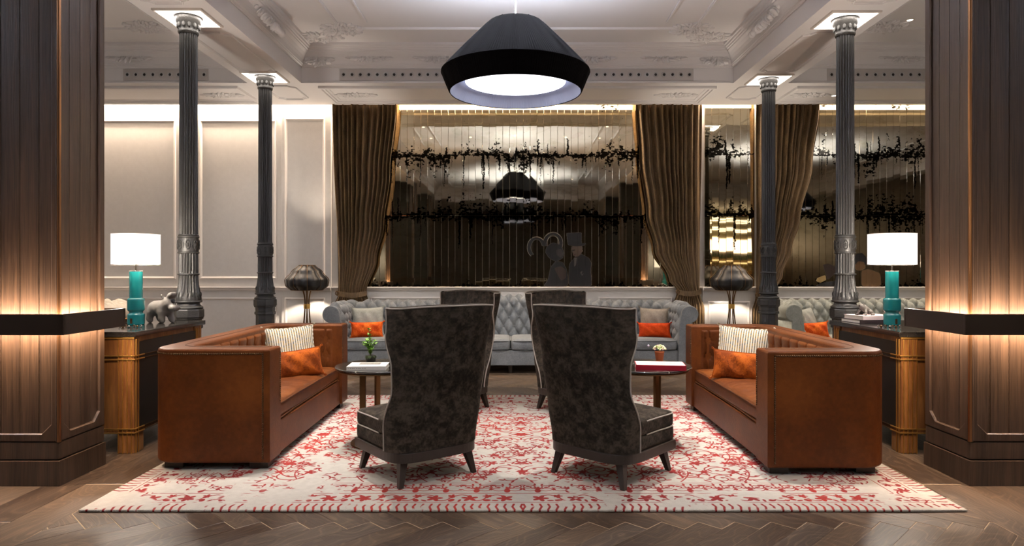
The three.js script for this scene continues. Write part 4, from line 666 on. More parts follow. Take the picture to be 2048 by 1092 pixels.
// ---------------------------------------------------------------- high-back chairs
const PLAN_N = 4.4;
function planPoint(u, a, bz, front) { // u 0..1 from the front end of the left side, round the back, to the right; +z is the back
  const sideLen = Math.max(0.02, front), arc = 0.95, tot = 2 * sideLen + arc, s = u * tot;
  if (s < sideLen) return [-a, -sideLen + s]; if (s > tot - sideLen) return [a, -(s - (tot - sideLen))];
  const th = Math.PI - (s - sideLen) / arc * Math.PI, c = Math.cos(th), n = Math.sin(th); return [a * Math.sign(c) * Math.pow(Math.abs(c), 2 / PLAN_N), bz * Math.pow(n, 2 / PLAN_N)];
}
function makeChair(label) { // faces -z
  const t = thing('wing_chair', label, 'chair', 'dark velvet high-back chairs'), Y0 = 0.205, Y1 = 1.055;
  const halfW = y => curve([[0.2, 0.312], [0.5, 0.334], [1.06, 0.342]], y), lean = y => curve([[0.2, 0], [0.45, 0.026], [0.72, 0.075], [1.06, 0.15]], y), backZ = y => 0.292, edge = y => curve([[0.2, -0.15], [0.34, -0.15], [0.56, -0.215], [0.72, -0.20], [0.9, -0.125], [1.06, -0.10]], y);
  // edge < 0 means the side stops behind the middle, so cut part of the arc
  const at = (u, y, ins) => { const a = halfW(y) - ins, b = backZ(y) - ins, e = edge(y), f = Math.max(e, 0.0) + 0.02, cut = e < 0 ? (f + 0.95 / Math.PI * Math.asin(Math.pow(-e / b, PLAN_N / 2))) / (2 * f + 0.95) : 0; const uu = lerp(cut, 1 - cut, u); const p = planPoint(uu, a, b, f); return [p[0], p[1] + lean(y)]; };
  const top = (u) => Y1 + 0.006 * Math.cos((u - 0.5) * Math.PI * 2);
  const NU = 90, NV = 44, TH = 0.058, yy = (u, v) => lerp(Y0, top(u), v);
  const run = [0], NR = 400; for (let i = 1; i <= NR; i++) { const a = at((i - 1) / NR, 0.7, 0), b = at(i / NR, 0.7, 0); run.push(run[i - 1] + Math.hypot(b[0] - a[0], b[1] - a[1])); }
  const even = u => { const s = u * run[NR]; let i = run.findIndex(q => q >= s); if (i < 1) i = 1; return (i - 1 + (s - run[i - 1]) / (run[i] - run[i - 1])) / NR; };
  const evens = Array.from({ length: 2 * NU + 1 }, (_, i) => even(i / (2 * NU))), ev = u => evens[Math.round(u * 2 * NU)];
  const outer = gridGeo(NU, NV, (u, v) => { const w = ev(u), y = yy(w, v), p = at(w, y, 0); return [p[0], y, p[1], u * run[NR], y]; });
  const chan = u => 0.014 * Math.pow(Math.abs(Math.sin(u * Math.PI * 9)), 0.6) - 0.014;
  const inner = gridGeo(NU * 2, NV, (u, v) => { const w = ev(u), y = yy(w, v), p = at(w, y, TH + chan(u) * smooth(0.35, 0.45, y)); return [p[0], y, p[1], u * run[NR], y]; }, 1, 1, true);
  const rimTop = gridGeo(NU, 4, (u, v) => { u = ev(u); const y = top(u), p = at(u, y, TH * v); return [p[0], y + 0.012 * Math.sin(v * Math.PI), p[1], u, v * 0.06]; });
  const rimSide = e => gridGeo(NV, 3, (u, v) => { const y = yy(e, u), p = at(e, y, TH * v); return [p[0], y, p[1] - 0.008 * Math.sin(v * Math.PI), v * 0.06, y]; }, 1, 1, e > 0.5);
  const shell = part(t, 'backrest', plain([outer, inner, rimTop, rimSide(0), rimSide(1)]), M.chair);
  const along = []; for (let k = 0; k <= 26; k++) { const y = yy(0, k / 26), p = at(0, y, -0.001); along.push([p[0], y, p[1] - 0.003]); } for (let k = 1; k <= 40; k++) { const u = even(k / 40), p = at(u, top(u), -0.001); along.push([p[0], top(u) + 0.002, p[1]]); } for (let k = 25; k >= 0; k--) { const y = yy(1, k / 26), p = at(1, y, -0.001); along.push([p[0], y, p[1] - 0.003]); }
  part(shell, 'piping', tube(along, 0.0055, 260, 6), M.piping);
  // plinth follows the plan, straight at the front
  const planShape = (a, b, f) => { const s = new THREE.Shape(); const n = 40; for (let i = 0; i <= n; i++) { const p = planPoint(i / n, a, b, f); i ? s.lineTo(p[0], -p[1]) : s.moveTo(p[0], -p[1]); } s.closePath(); return s; };
  const pl = new THREE.ExtrudeGeometry(planShape(0.302, 0.287, 0.272), { depth: 0.05, bevelEnabled: true, bevelSize: 0.005, bevelThickness: 0.005, bevelSegments: 2 }); pl.rotateX(-Math.PI / 2); pl.translate(0, 0.148, 0); part(t, 'plinth', wuv(pl), M.legWood);
  part(t, 'seat_base', softBox(0.60, 0.085, 0.40, 0.014, 0.02, (x, y, z) => [x, y, z]), M.chair, 0, 0.247, -0.072);
  const cush = part(t, 'seat_cushion', softBox(0.60, 0.095, 0.40, 0.024, 0.016, (x, y, z) => [x, y > 0 ? y + 0.03 * (1 - (x / 0.30) ** 2) * (1 - (z / 0.21) ** 4) : y, z]), M.chair, 0, 0.335, -0.074);
  const w = 0.2965, dz = 0.196; for (const y of [0.036, -0.044]) part(cush, 'piping', tube([[-w, y, 0.13], [-w, y, 0], [-w, y, -dz + 0.02], [-w + 0.02, y, -dz], [0, y, -dz - 0.002], [w - 0.02, y, -dz], [w, y, -dz + 0.02], [w, y, 0], [w, y, 0.13]], 0.005, 90, 6), M.piping);
  const legGeo = (() => { const g = new THREE.BoxGeometry(0.05, 0.15, 0.05, 1, 1, 1), p = g.attributes.position; for (let i = 0; i < p.count; i++) if (p.getY(i) < 0) { p.setX(i, p.getX(i) * 0.56 + 0.036); p.setZ(i, p.getZ(i) * 0.56 + 0.032); } g.translate(0, 0.075, 0); g.computeVertexNormals(); return wuv(g); })();
  for (const [x, z, r] of [[0.222, 0.215, 0], [-0.222, 0.215, -Math.PI / 2], [0.228, -0.232, Math.PI / 2], [-0.228, -0.232, Math.PI]]) part(t, 'leg', legGeo, M.legWood, x, 0, z, r);
  return t;
}
const deg = Math.PI / 180;
const chairA = makeChair('dark velvet high-back chair seen from behind, nearest on the left'); chairA.position.set(-0.625, RUGTOP, -4.225); chairA.rotation.y = 37 * deg;
copyOf(chairA, 'dark velvet high-back chair seen from behind, nearest on the right', 0.592, RUGTOP, -4.20, -42 * deg);
copyOf(chairA, 'dark velvet high-back chair facing us beyond the left table, half hidden', -0.627, RUGTOP, -6.10, 142 * deg);
copyOf(chairA, 'dark velvet high-back chair facing us beyond the right table, half hidden', 0.557, RUGTOP, -6.05, -142 * deg);

// ---------------------------------------------------------------- round marble tables
function makeTable(label, x, z, turn) {
  const t = thing('round_table', label, 'table', 'round marble side tables', x, RUGTOP, z, turn), r = 0.345, H = 0.57;
  const g = lathe([[0.0001, H - 0.018], [r - 0.012, H - 0.018], [r - 0.004, H - 0.014], [r, H - 0.008], [r - 0.002, H - 0.003], [r - 0.006, H], [0.0001, H]], 72); const p = g.attributes.position, uv = g.attributes.uv; for (let i = 0; i < p.count; i++) uv.setXY(i, p.getX(i) + x * 0.7, p.getZ(i) + x); part(t, 'table_top', g, M.marble);
  part(t, 'rim', (() => { const q = new THREE.TorusGeometry(r - 0.02, 0.007, 6, 60); q.rotateX(Math.PI / 2); q.translate(0, H - 0.024, 0); return q; })(), M.bronze);
  for (const [a, k] of [[0.3, 0.19], [2.4, 0.19], [4.5, 0.19]]) part(t, 'leg', boxAt(-0.011, 0.011, 0.012, H - 0.018, -0.021, 0.021, 0.002), M.bronze, Math.cos(a) * k, 0, Math.sin(a) * k, -a + 0.5);
  part(t, 'base_ring', (() => { const q = lathe([[0.2, 0], [0.23, 0], [0.23, 0.012], [0.16, 0.012], [0.16, 0], [0.2, 0]], 60); return q; })(), M.bronze);
}
makeTable('round dark marble table with white veins beside the left sofa', -0.985, -4.90, 0.2);
makeTable('round dark marble table with white veins beside the right sofa', 0.94, -4.90, 1.1);

// ---------------------------------------------------------------- tufted long sofas
function makeChesterfield(label, L, mats, x, z, raise, group, backH = 0.80) { // faces +z
  const D = 0.90, t = thing('tufted_sofa', label, 'sofa', group, x, 0, z), hw = L / 2, arm = 0.17, Rc = 0.12;
  // path of the inner face: left arm front -> back -> right arm front; returns [x, z, outward x, outward z]
  const ix = hw - 0.245, izf = D / 2 - 0.015, izb = -D / 2 + 0.24, legA = izf - izb - Rc, arc = Rc * Math.PI / 2, mid = 2 * (ix - Rc), tot = 2 * legA + 2 * arc + mid;
  const path = s => { if (s < legA) return [-ix, izf - s, -1, 0]; s -= legA; if (s < arc) { const a = s / Rc; return [-ix + Rc - Math.cos(a) * Rc, izb + Rc - Math.sin(a) * Rc, -Math.cos(a), -Math.sin(a)]; } s -= arc; if (s < mid) return [-ix + Rc + s, izb, 0, -1]; s -= mid; if (s < arc) { const a = Math.PI / 2 - s / Rc; return [ix - Rc + Math.cos(a) * Rc, izb + Rc - Math.sin(a) * Rc, Math.cos(a), -Math.sin(a)]; } s -= arc; return [ix, izb + Rc + s, 1, 0]; };
  const roll = 0.10, yc = backH - roll, prof = []; // [outward, y, tuft weight, arclength]
  for (let k = 0; k <= 26; k++) { const q = k / 26; prof.push([0.035 * q * q, lerp(0.30, yc, q), smooth(0, 0.2, q)]); }
  for (let k = 1; k <= 30; k++) { const a = Math.PI - k / 30 * 1.42 * Math.PI; prof.push([0.035 + roll + Math.cos(a) * roll, yc + Math.sin(a) * roll, 1 - smooth(0.3, 0.5, k / 30)]); }
  const e0 = prof[prof.length - 1]; for (let k = 1; k <= 6; k++) prof.push([lerp(e0[0], 0.13, k / 6), lerp(e0[1], 0.1, k / 6), 0]);
  let acc = 0; prof.forEach((p, i) => { if (i) acc += Math.hypot(p[0] - prof[i - 1][0], p[1] - prof[i - 1][1]); p[3] = acc; });
  const pu = 0.135, pv = 0.19, tuft = (s, l) => { const a = s / pu + l / pv, b = s / pu - l / pv, A = Math.abs(Math.sin(Math.PI * a)), B = Math.abs(Math.sin(Math.PI * b)); return 0.045 * Math.pow(A * B, 0.42) + 0.012 * Math.min(A, B); };
  const up = s => raise ? raise * smooth(0.9, 0.6, Math.abs(s - tot / 2 - raise * 0.2)) : 0;
  const pos = (s, i) => { const p = prof[i], [px, pz, ox, oz] = path(s), k = p[1] > 0.3 ? clamp((p[1] - 0.3) / 0.4, 0, 1) : 0, d = p[2] * tuft(s, p[3]) * smooth(0, 0.07, s) * smooth(0, 0.07, tot - s); let n0 = -1, n1 = 0; if (i > 0 && i < prof.length - 1) { const q = prof[i - 1], r2 = prof[i + 1], l = Math.hypot(r2[0] - q[0], r2[1] - q[1]); n0 = -(r2[1] - q[1]) / l; n1 = (r2[0] - q[0]) / l; } const o = p[0] + n0 * d, y = p[1] + n1 * d + up(s) * k; return [px + ox * o, y, pz + oz * o, s, p[3]]; };
  const NU = Math.round(tot / 0.011), NV = prof.length - 1;
  const strip = (s0, s1) => { const n = Math.max(8, Math.round((s1 - s0) / 0.011)); return gridGeo(n, NV, (u, v) => pos(lerp(s0, s1, u), Math.round(v * NV)), 1, 1, true); };
  const sA = legA + arc * 0.5;
  part(t, 'left_arm', strip(0, sA), mats.arm); part(t, 'backrest', strip(sA, tot - sA), mats.back); part(t, 'right_arm', strip(tot - sA, tot), mats.arm);
  const dot = new THREE.SphereGeometry(0.012, 8, 6);
  for (let a = -2; a < tot / pu * 2; a++) for (let b = 0; b < 7; b++) { if ((a + b) % 2) continue; const s = a * pu / 2, l = b * pv / 2; if (s < 0.06 || s > tot - 0.06 || l < 0.14 || l > 0.56) continue; let i = prof.findIndex(p => p[3] >= l); if (i < 0 || prof[i][2] < 0.6) continue; const q = pos(s, i); part(t, 'button', dot, s < sA || s > tot - sA ? mats.arm : mats.back, q[0], q[1], q[2]); }
  // scrolled arm fronts
  for (const e of [-1, 1]) { const s = new THREE.Shape(); prof.forEach((p, i) => { const xx = e * p[0], y = p[1]; i ? s.lineTo(xx, y) : s.moveTo(xx, y); }); s.lineTo(e * 0.0, 0.1); s.closePath(); const g = new THREE.ExtrudeGeometry(s, { depth: 0.012, bevelEnabled: true, bevelSize: 0.012, bevelThickness: 0.014, bevelOffset: -0.006, bevelSegments: 3 }); part(t, 'arm_front', wuv(g), mats.front, e * ix, 0, izf - 0.004);
    part(t, 'arm_body', boxAt(Math.min(e * ix, e * (ix + 0.12)), Math.max(e * ix, e * (ix + 0.12)), 0.1, 0.42, -D / 2 + 0.12, izf - 0.01, 0.004), mats.arm); }
  part(t, 'base', boxAt(-ix, ix, 0.1, 0.285, izb - 0.1, D / 2 - 0.03, 0.01), mats.seat);
  const n = Math.max(2, Math.round(L / 1.12)), cw = (2 * ix - 0.01) / n; for (let i = 0; i < n; i++) { const c = part(t, 'seat_cushion', softBox(cw - 0.008, 0.13, D / 2 - 0.02 - izb, 0.035, 0.03, (a, y, b) => [a, y > 0 ? y + 0.02 * (1 - (a / cw * 2) ** 4) * (1 - (b / 0.34) ** 4) : y, b]), mats.seat, -ix + 0.005 + (i + 0.5) * cw, 0.352, (izb + D / 2 - 0.02) / 2); const q = cw / 2 - 0.008, zz = (D / 2 - 0.02 - izb) / 2 - 0.006; for (const y of [0.05, -0.05]) part(c, 'piping', tube([[-q, y, -zz], [-q, y, zz - 0.03], [-q + 0.03, y, zz], [0, y, zz], [q - 0.03, y, zz], [q, y, zz - 0.03], [q, y, -zz]], 0.006, 60, 5), mats.seat); }
  for (const a of [-1, 0, 1]) for (const b of [-1, 1]) part(t, 'foot', lathe([[0.022, 0], [0.026, 0.01], [0.03, 0.06], [0.036, 0.1]], 14), M.legWood, a * (hw - 0.3), 0, b * (D / 2 - 0.1));
  return t;
}
makeChesterfield('very long grey tufted sofa under the wide mirror', 4.62, { arm: M.grey, back: M.grey, seat: M.grey, front: M.grey }, -0.075, -8.60, 0.075, 'tufted rolled-arm sofas', 0.83);
makeChesterfield('sage tufted sofa in the right-hand bay', 3.1, { arm: M.sage, back: M.sage, seat: M.sage, front: M.sage }, 4.82, -8.55, 0, 'tufted rolled-arm sofas', 0.85);
makeChesterfield('cream tufted sofa against the wall at the far left', 2.2, { arm: M.cream, back: M.cream, seat: M.cream, front: M.cream }, -6.1, -8.55, 0, 'tufted rolled-arm sofas', 0.84);

// cushions
scatterCushion('striped_cushion', 'striped cushion in the far corner of the left leather sofa', 'striped cushions', 0.42, 0.40, 0.12, M.stripe, -1.955, SEAT + 0.008, -5.76, 0.5, -0.36, 0.05);
scatterCushion('orange_cushion', 'small burnt orange velvet cushion on the left leather sofa', 'orange lumbar cushions', 0.44, 0.23, 0.12, M.rust, -1.80, SEAT, -5.42, 0.62, -0.2, 0.08);
scatterCushion('striped_cushion', 'striped cushion in the far corner of the right leather sofa', 'striped cushions', 0.44, 0.40, 0.12, M.stripe, 1.945, SEAT + 0.008, -5.70, -0.45, -0.36, -0.05);
scatterCushion('orange_cushion', 'small burnt orange velvet cushion on the right leather sofa', 'orange lumbar cushions', 0.46, 0.23, 0.12, M.rust, 1.80, SEAT, -5.3, -0.45, -0.2, -0.05);
scatterCushion('grey_cushion', 'grey cushion at the left end of the long grey sofa', 'plain cushions', 0.40, 0.38, 0.13, M.greyPillow, PX(735, 8.55), 0.435, -8.575, 0.1, -0.28, 0.04);
scatterCushion('orange_cushion', 'bright orange cushion at the left end of the long grey sofa', 'orange lumbar cushions', 0.40, 0.19, 0.12, M.orange, PX(735, 8.4), 0.442, -8.37, 0.06, -0.2, 0.02);
scatterCushion('taupe_cushion', 'taupe cushion at the right end of the long grey sofa', 'plain cushions', 0.36, 0.37, 0.13, M.taupePillow, PX(1309, 8.55), 0.435, -8.575, -0.1, -0.28, -0.03);
scatterCushion('orange_cushion', 'deep red-orange cushion at the right end of the long grey sofa', 'orange lumbar cushions', 0.40, 0.18, 0.12, M.redOrange, PX(1308, 8.4), 0.442, -8.37, -0.04, -0.2, 0);
scatterCushion('sage_cushion', 'pale sage cushion on the sofa in the right-hand bay', 'plain cushions', 0.36, 0.36, 0.13, M.greyPillow, PX(1613, 8.5), 0.44, -8.50, 0.5, -0.28, 0.12);
scatterCushion('orange_cushion', 'light orange cushion on the sofa in the right-hand bay', 'orange lumbar cushions', 0.36, 0.19, 0.12, M.orange, PX(1630, 8.3), 0.442, -8.30, 0.15, -0.2, 0.05);
// ---------------------------------------------------------------- console cabinets
const CAB_TOP = 0.855, CAB_Z = -4.655;
function makeCabinet(side, label, x) { // origin at the inner front corner on the floor; extends away from the seating and to the back
  const t = thing('console_cabinet', label, 'cabinet', 'walnut and brass console cabinets', x, 0, CAB_Z), W = 0.64, D = 1.0;
  const bx = (a, b, y0, y1, z0, z1, r) => boxAt(Math.min(side * a, side * b), Math.max(side * a, side * b), y0, y1, z0, z1, r);
  const top = part(t, 'marble_top', bx(-0.022, W + 0.022, CAB_TOP - 0.036, CAB_TOP, -D - 0.02, 0.022, 0.004), M.marbleTop);
  part(t, 'body', bx(0.012, W - 0.012, 0.142, CAB_TOP - 0.037, -D + 0.012, -0.012, 0.003), M.walnut);
  part(t, 'side_panel', bx(0.001, 0.013, 0.16, CAB_TOP - 0.075, -D + 0.1, -0.065, 0.003), M.ebony);
  part(t, 'door_gap', bx(-0.0005, 0.002, 0.16, CAB_TOP - 0.075, -D * 0.52, -D * 0.52 + 0.004, 0), M.bronze);
  for (const [a, z] of [[0, 0], [W - 0.125, 0], [0, -D + 0.125], [W - 0.125, -D + 0.125]]) { const l = part(t, 'leg', bx(a + 0.002, a + 0.123, 0, CAB_TOP - 0.038, z - 0.123, z - 0.002, 0.006), M.walnut); 
    if (!z) for (const q of [0.02, 0.05, 0.082, 0.112]) part(l, 'brass_inlay', bx(a + q - 0.003, a + q + 0.003, 0, CAB_TOP - 0.055, -0.003, 0.004, 0.0015), M.brass);
    if (!a) for (const q of [0.02, 0.05]) part(l, 'brass_inlay', bx(-0.004, 0.003, 0, CAB_TOP - 0.055, z - q - 0.003, z - q + 0.003, 0.0015), M.brass); }
  part(t, 'brass_trim', bx(0, W, CAB_TOP - 0.053, CAB_TOP - 0.038, -0.004, 0.007, 0.002), M.brass);
  for (const y of [0.684, 0.658, 0.172, 0.144]) { part(t, 'brass_rail', bx(-0.007, W, y - 0.0045, y + 0.0045, 0.0, 0.008, 0.002), M.brass); part(t, 'brass_rail', bx(-0.008, 0, y - 0.0045, y + 0.0045, -0.12, 0.008, 0.002), M.brass); part(t, 'side_rail', bx(-0.003, 0.0015, y - 0.003, y + 0.003, -D + 0.02, -0.12, 0.001), M.bronze); }
  part(t, 'side_frame', bx(-0.003, 0.003, 0.2, CAB_TOP - 0.05, -D + 0.03, -D + 0.037, 0.001), M.brass);
  return t;
}
makeCabinet(-1, 'walnut console with brass inlay and marble top behind the left sofa', -2.675);
makeCabinet(1, 'walnut console with brass inlay and marble top behind the right sofa', 2.69);

// ---------------------------------------------------------------- table lamps
function makeTableLamp(label, x, z) {
  const t = thing('table_lamp', label, 'lamp', 'teal glass table lamps', x, CAB_TOP, z);
  t.scale.set(0.87, 1, 0.87);
  part(t, 'lower_block', lathe([[0.0001, 0], [0.066, 0], [0.071, 0.005], [0.072, 0.075], [0.068, 0.084], [0.058, 0.089], [0.056, 0.098], [0.06, 0.106], [0.069, 0.112], [0.0725, 0.122], [0.0725, 0.195], [0.068, 0.206], [0.0545, 0.211]], 40), M.teal);
  part(t, 'glass_neck', lathe([[0.0548, 0.2095], [0.0548, 0.415], [0.052, 0.418], [0.0001, 0.418]], 40), M.teal);
  part(t, 'metal_cap', lathe([[0.0001, 0.418], [0.056, 0.418], [0.056, 0.423], [0.0001, 0.423]], 32), M.chrome);
  part(t, 'stem', lathe([[0.007, 0.42], [0.007, 0.53], [0.012, 0.535], [0.012, 0.56], [0.0001, 0.56]], 14), M.chrome);
  part(t, 'tag', boxAt(-0.012, 0.008, 0.012, 0.052, 0.0715, 0.0735, 0.001), M.bronze);
  const r = 0.197, y0 = 0.470, y1 = 0.713, shade = part(t, 'lamp_shade', lathe([[r, y0], [r, y1], [r - 0.003, y1], [r - 0.003, y0], [r, y0]], 56), M.lampShade);
  for (const y of [y0 + 0.002, y1 - 0.002]) { const g = new THREE.TorusGeometry(r + 0.0005, 0.0022, 5, 56); g.rotateX(Math.PI / 2); part(shade, 'shade_rim', g, y < 0.5 ? M.blackMetal : M.white, 0, y, 0); }
  part(shade, 'spider', plain([0, 2.1, 4.2].map(a => { const g = boxAt(0, r - 0.004, 0.528, 0.532, -0.002, 0.002, 0); g.rotateY(a); return g; })), M.chrome);
  const bulb = new THREE.SphereGeometry(0.034, 16, 12); part(t, 'bulb', bulb, M.glow(0xfff0dc, 4), 0, 0.60, 0);
  const l = new THREE.PointLight(0xfff0e0, LEVEL.lamp, 0, 2); l.position.set(x, CAB_TOP + 0.60, z); l.shadow.radius = 1.6; lit(l);
}
makeTableLamp('white-shaded teal glass table lamp on the left console beside the hippo', PX(272, 5.24), -5.24);
makeTableLamp('white-shaded teal glass table lamp on the right console in front of books', PX(1784, 5.2), -5.2);

// small things on the consoles
function onCab(name, label, cat, x, z, turn = 0, group) { return thing(name, label, cat, group, x, CAB_TOP, z, turn); }
{ const t = onCab('hippo_figurine', 'grey hippo figurine with its mouth wide open on the left console', 'figurine', PX(327, 5.42), -5.40, -0.4), B = [
    [-0.07, 0.116, 0, 0.062, 0.02, 0.12, 0, 0.066], [0.02, 0.124, 0, 0.06, 0.07, 0.152, 0, 0.05], [0.07, 0.158, 0, 0.044, 0.086, 0.168, 0, 0.04],
    [0.078, 0.178, 0, 0.037, 0.108, 0.226, 0, 0.024], [0.106, 0.222, 0.016, 0.02, 0.122, 0.232, 0.016, 0.017], [0.106, 0.222, -0.016, 0.02, 0.122, 0.232, -0.016, 0.017],
    [0.086, 0.15, 0, 0.036, 0.135, 0.124, 0, 0.027], [0.132, 0.122, 0.02, 0.022, 0.15, 0.122, 0.018, 0.02], [0.132, 0.122, -0.02, 0.022, 0.15, 0.122, -0.018, 0.02],
    [0.052, 0.206, 0.034, 0.009, 0.044, 0.226, 0.042, 0.008], [0.052, 0.206, -0.034, 0.009, 0.044, 0.226, -0.042, 0.008], [-0.128, 0.13, 0, 0.008, -0.138, 0.1, 0, 0.005]];
  for (const [x, z, bx] of [[-0.085, 0.034, -0.1], [-0.085, -0.034, -0.07], [0.035, 0.036, 0.04], [0.04, -0.036, 0.062]]) B.push([x, 0.085, z, 0.032, bx, 0.035, z * 1.05, 0.023], [bx, 0.035, z * 1.05, 0.022, bx + 0.008, 0.019, z * 1.05, 0.0195]);
  part(t, 'body', blob(B, 56, 0.012, 0.016, [[0.122, 0.176, 0, 0.016, 0.19, 0.182, 0, 0.04]]), M.hippo);
  part(t, 'mouth', (() => { const g = new THREE.SphereGeometry(0.027, 14, 10); g.scale(0.75, 1.05, 1); g.translate(0.108, 0.176, 0); return g; })(), M.black);
  for (const z of [0.018, -0.018]) part(t, 'tusk', (() => { const g = new THREE.ConeGeometry(0.0045, 0.018, 8); g.translate(0.142, 0.149, z); return g; })(), M.paper);
}
{ const t = onCab('wooden_dish', 'small brown wooden dish on the left console by the pillar', 'dish', PX(238, 5.4), -5.42, 0.4); part(t, 'bowl', (() => { const g = lathe([[0.0001, 0], [0.035, 0], [0.04, 0.006], [0.08, 0.03], [0.078, 0.034], [0.036, 0.012], [0.0001, 0.011]], 28); g.scale(1.25, 1, 0.7); return g; })(), M.walnut); }
for (const [px, label, side] of [[258, 'small cluster of metal trinkets in front of the left table lamp', -1], [1778, 'small cluster of metal trinkets in front of the right table lamp', 1]]) {
  const t = onCab('metal_trinkets', label, 'ornament', PX(px, 4.95), -4.96), r = mulberry(px);
  for (let i = 0; i < 7; i++) { const g = i % 2 ? new THREE.IcosahedronGeometry(0.008 + r() * 0.004, 1) : new THREE.TorusGeometry(0.008, 0.003, 6, 14); const q = i % 2 ? 0.009 : 0.011; part(t, 'piece', g, i % 3 ? M.bronze : M.chrome, (i - 3) * 0.026 + r() * 0.006, q, (r() - 0.5) * 0.03); }
}
function book(name, label, x, y, z, turn, w, h, d, cover, group, spineSide) { // w along x, d along z
  const t = thing(name, label, 'book', group, x, y, z, turn), c = 0.003;
  part(t, 'pages', boxAt(-w / 2 + 0.004, w / 2 - 0.004, c, h - c, -d / 2 + 0.004, d / 2 - 0.004, 0.001), M.paper);
  part(t, 'front_cover', boxAt(-w / 2, w / 2, h - c, h, -d / 2, d / 2, 0.001), cover); part(t, 'back_cover', boxAt(-w / 2, w / 2, 0, c, -d / 2, d / 2, 0.001), cover);
  if (spineSide === 'z') part(t, 'spine', boxAt(-w / 2, w / 2, 0, h, d / 2 - 0.004, d / 2 + 0.0015, 0.0015), cover); else part(t, 'spine', boxAt(-w / 2 - 0.0015, -w / 2 + 0.004, 0, h, -d / 2, d / 2, 0.0015), cover);
  return t;
}
{ const z = -5.46, x = 2.90, pink = std(0xd9c4c4, 0.5), dark = std(0x2a1d1f, 0.45), grey = std(0xc9c6c2, 0.5);
  book('stacked_book', 'dark-covered book at the bottom of the stack on the right console', x, CAB_TOP, z, 0.1, 0.34, 0.028, 0.26, dark, 'books on the right console', 'z');
  book('stacked_book', 'pale pink book on top of the stack on the right console', x + 0.0, CAB_TOP + 0.028, z, 0.16, 0.30, 0.032, 0.24, pink, 'books on the right console', 'z');
  const t = thing('frog_figurine', 'grey frog figurine sitting on the book stack on the right console', 'figurine', null, x - 0.04, CAB_TOP + 0.06, z + 0.01, Math.PI + 0.5), B = [[-0.045, 0.028, 0, 0.024, 0.03, 0.062, 0, 0.026], [0.03, 0.064, 0, 0.025, 0.062, 0.078, 0, 0.018], [0.045, 0.09, 0.014, 0.008, 0.048, 0.092, 0.014, 0.007], [0.045, 0.09, -0.014, 0.008, 0.048, 0.092, -0.014, 0.007]];
  for (const s of [-1, 1]) B.push([-0.035, 0.025, s * 0.025, 0.018, 0.0, 0.03, s * 0.045, 0.012], [0.0, 0.03, s * 0.045, 0.01, -0.03, 0.009, s * 0.05, 0.008], [-0.03, 0.009, s * 0.05, 0.008, 0.01, 0.007, s * 0.058, 0.006], [0.03, 0.05, s * 0.02, 0.01, 0.045, 0.025, s * 0.034, 0.008], [0.045, 0.025, s * 0.034, 0.008, 0.05, 0.008, s * 0.036, 0.0075], [0.05, 0.008, s * 0.036, 0.007, 0.066, 0.006, s * 0.042, 0.005]);
  part(t, 'body', blob(B, 48, 0.006, 0.008), M.hippo);
}

// ---------------------------------------------------------------- things on the round tables
const TAB = RUGTOP + 0.57;
{ const cov = c => { const cv = document.createElement('canvas'); cv.width = cv.height = 256; const g = cv.getContext('2d'), r = mulberry(c); g.fillStyle = '#f2efe9'; g.fillRect(0, 0, 256, 256); if (c === 1) { g.fillStyle = '#8d877e'; g.fillRect(60, 20, 150, 140); for (let i = 0; i < 260; i++) { const k = 70 + r() * 120; g.fillStyle = `rgb(${k},${k * 0.96},${k * 0.9})`; g.fillRect(60 + r() * 140, 20 + r() * 130, 4 + r() * 18, 2 + r() * 8); } } else { for (let i = 0; i < 60; i++) { const k = 120 + r() * 110; g.fillStyle = `rgba(${k},${k * 0.95},${k * 0.97},.6)`; g.beginPath(); g.ellipse(60 + r() * 150, 60 + r() * 130, 5 + r() * 25, 3 + r() * 12, r() * 3, 0, 7); g.fill(); } } const t = new THREE.CanvasTexture(cv); t.colorSpace = THREE.SRGBColorSpace; return t; };
  const face = (t, w, h, d, n) => { const g = new THREE.PlaneGeometry(w - 0.012, d - 0.012); g.rotateX(-Math.PI / 2); part(t, 'cover_print', g, std(0xffffff, 0.4, { map: cov(n) }), 0, h + 0.0004, 0); };
  let t = book('white_book', 'large white picture book on the left round table', PX(737, 4.74), TAB, -4.74, 0.06, 0.27, 0.028, 0.21, M.white, 'large picture books on the tables', 'z'); face(t, 0.27, 0.028, 0.21, 1);
  for (let i = 0; i < 9; i++) part(t, 'spine_print', boxAt(0, 0.006 + (i % 3) * 0.003, 0.0125, 0.0155, 0, 0.0006, 0), std(0x8a8784, 0.6), -0.125 + i * 0.014, 0, 0.1066);
  t = book('red_book', 'large red-spined picture book on the right round table', PX(1320, 4.72), TAB, -4.73, -0.12, 0.345, 0.036, 0.2, M.redCover, 'large picture books on the tables', 'z'); face(t, 0.345, 0.036, 0.2, 2);
}
function leafGeo(L, W) { return gridGeo(2, 4, (u, v) => { const w = W * Math.sin(Math.PI * Math.pow(v, 0.8)) * (u - 0.5) * 2; return [w, v * L, 0.25 * L * v * v - Math.abs(w) * 0.3]; }); }
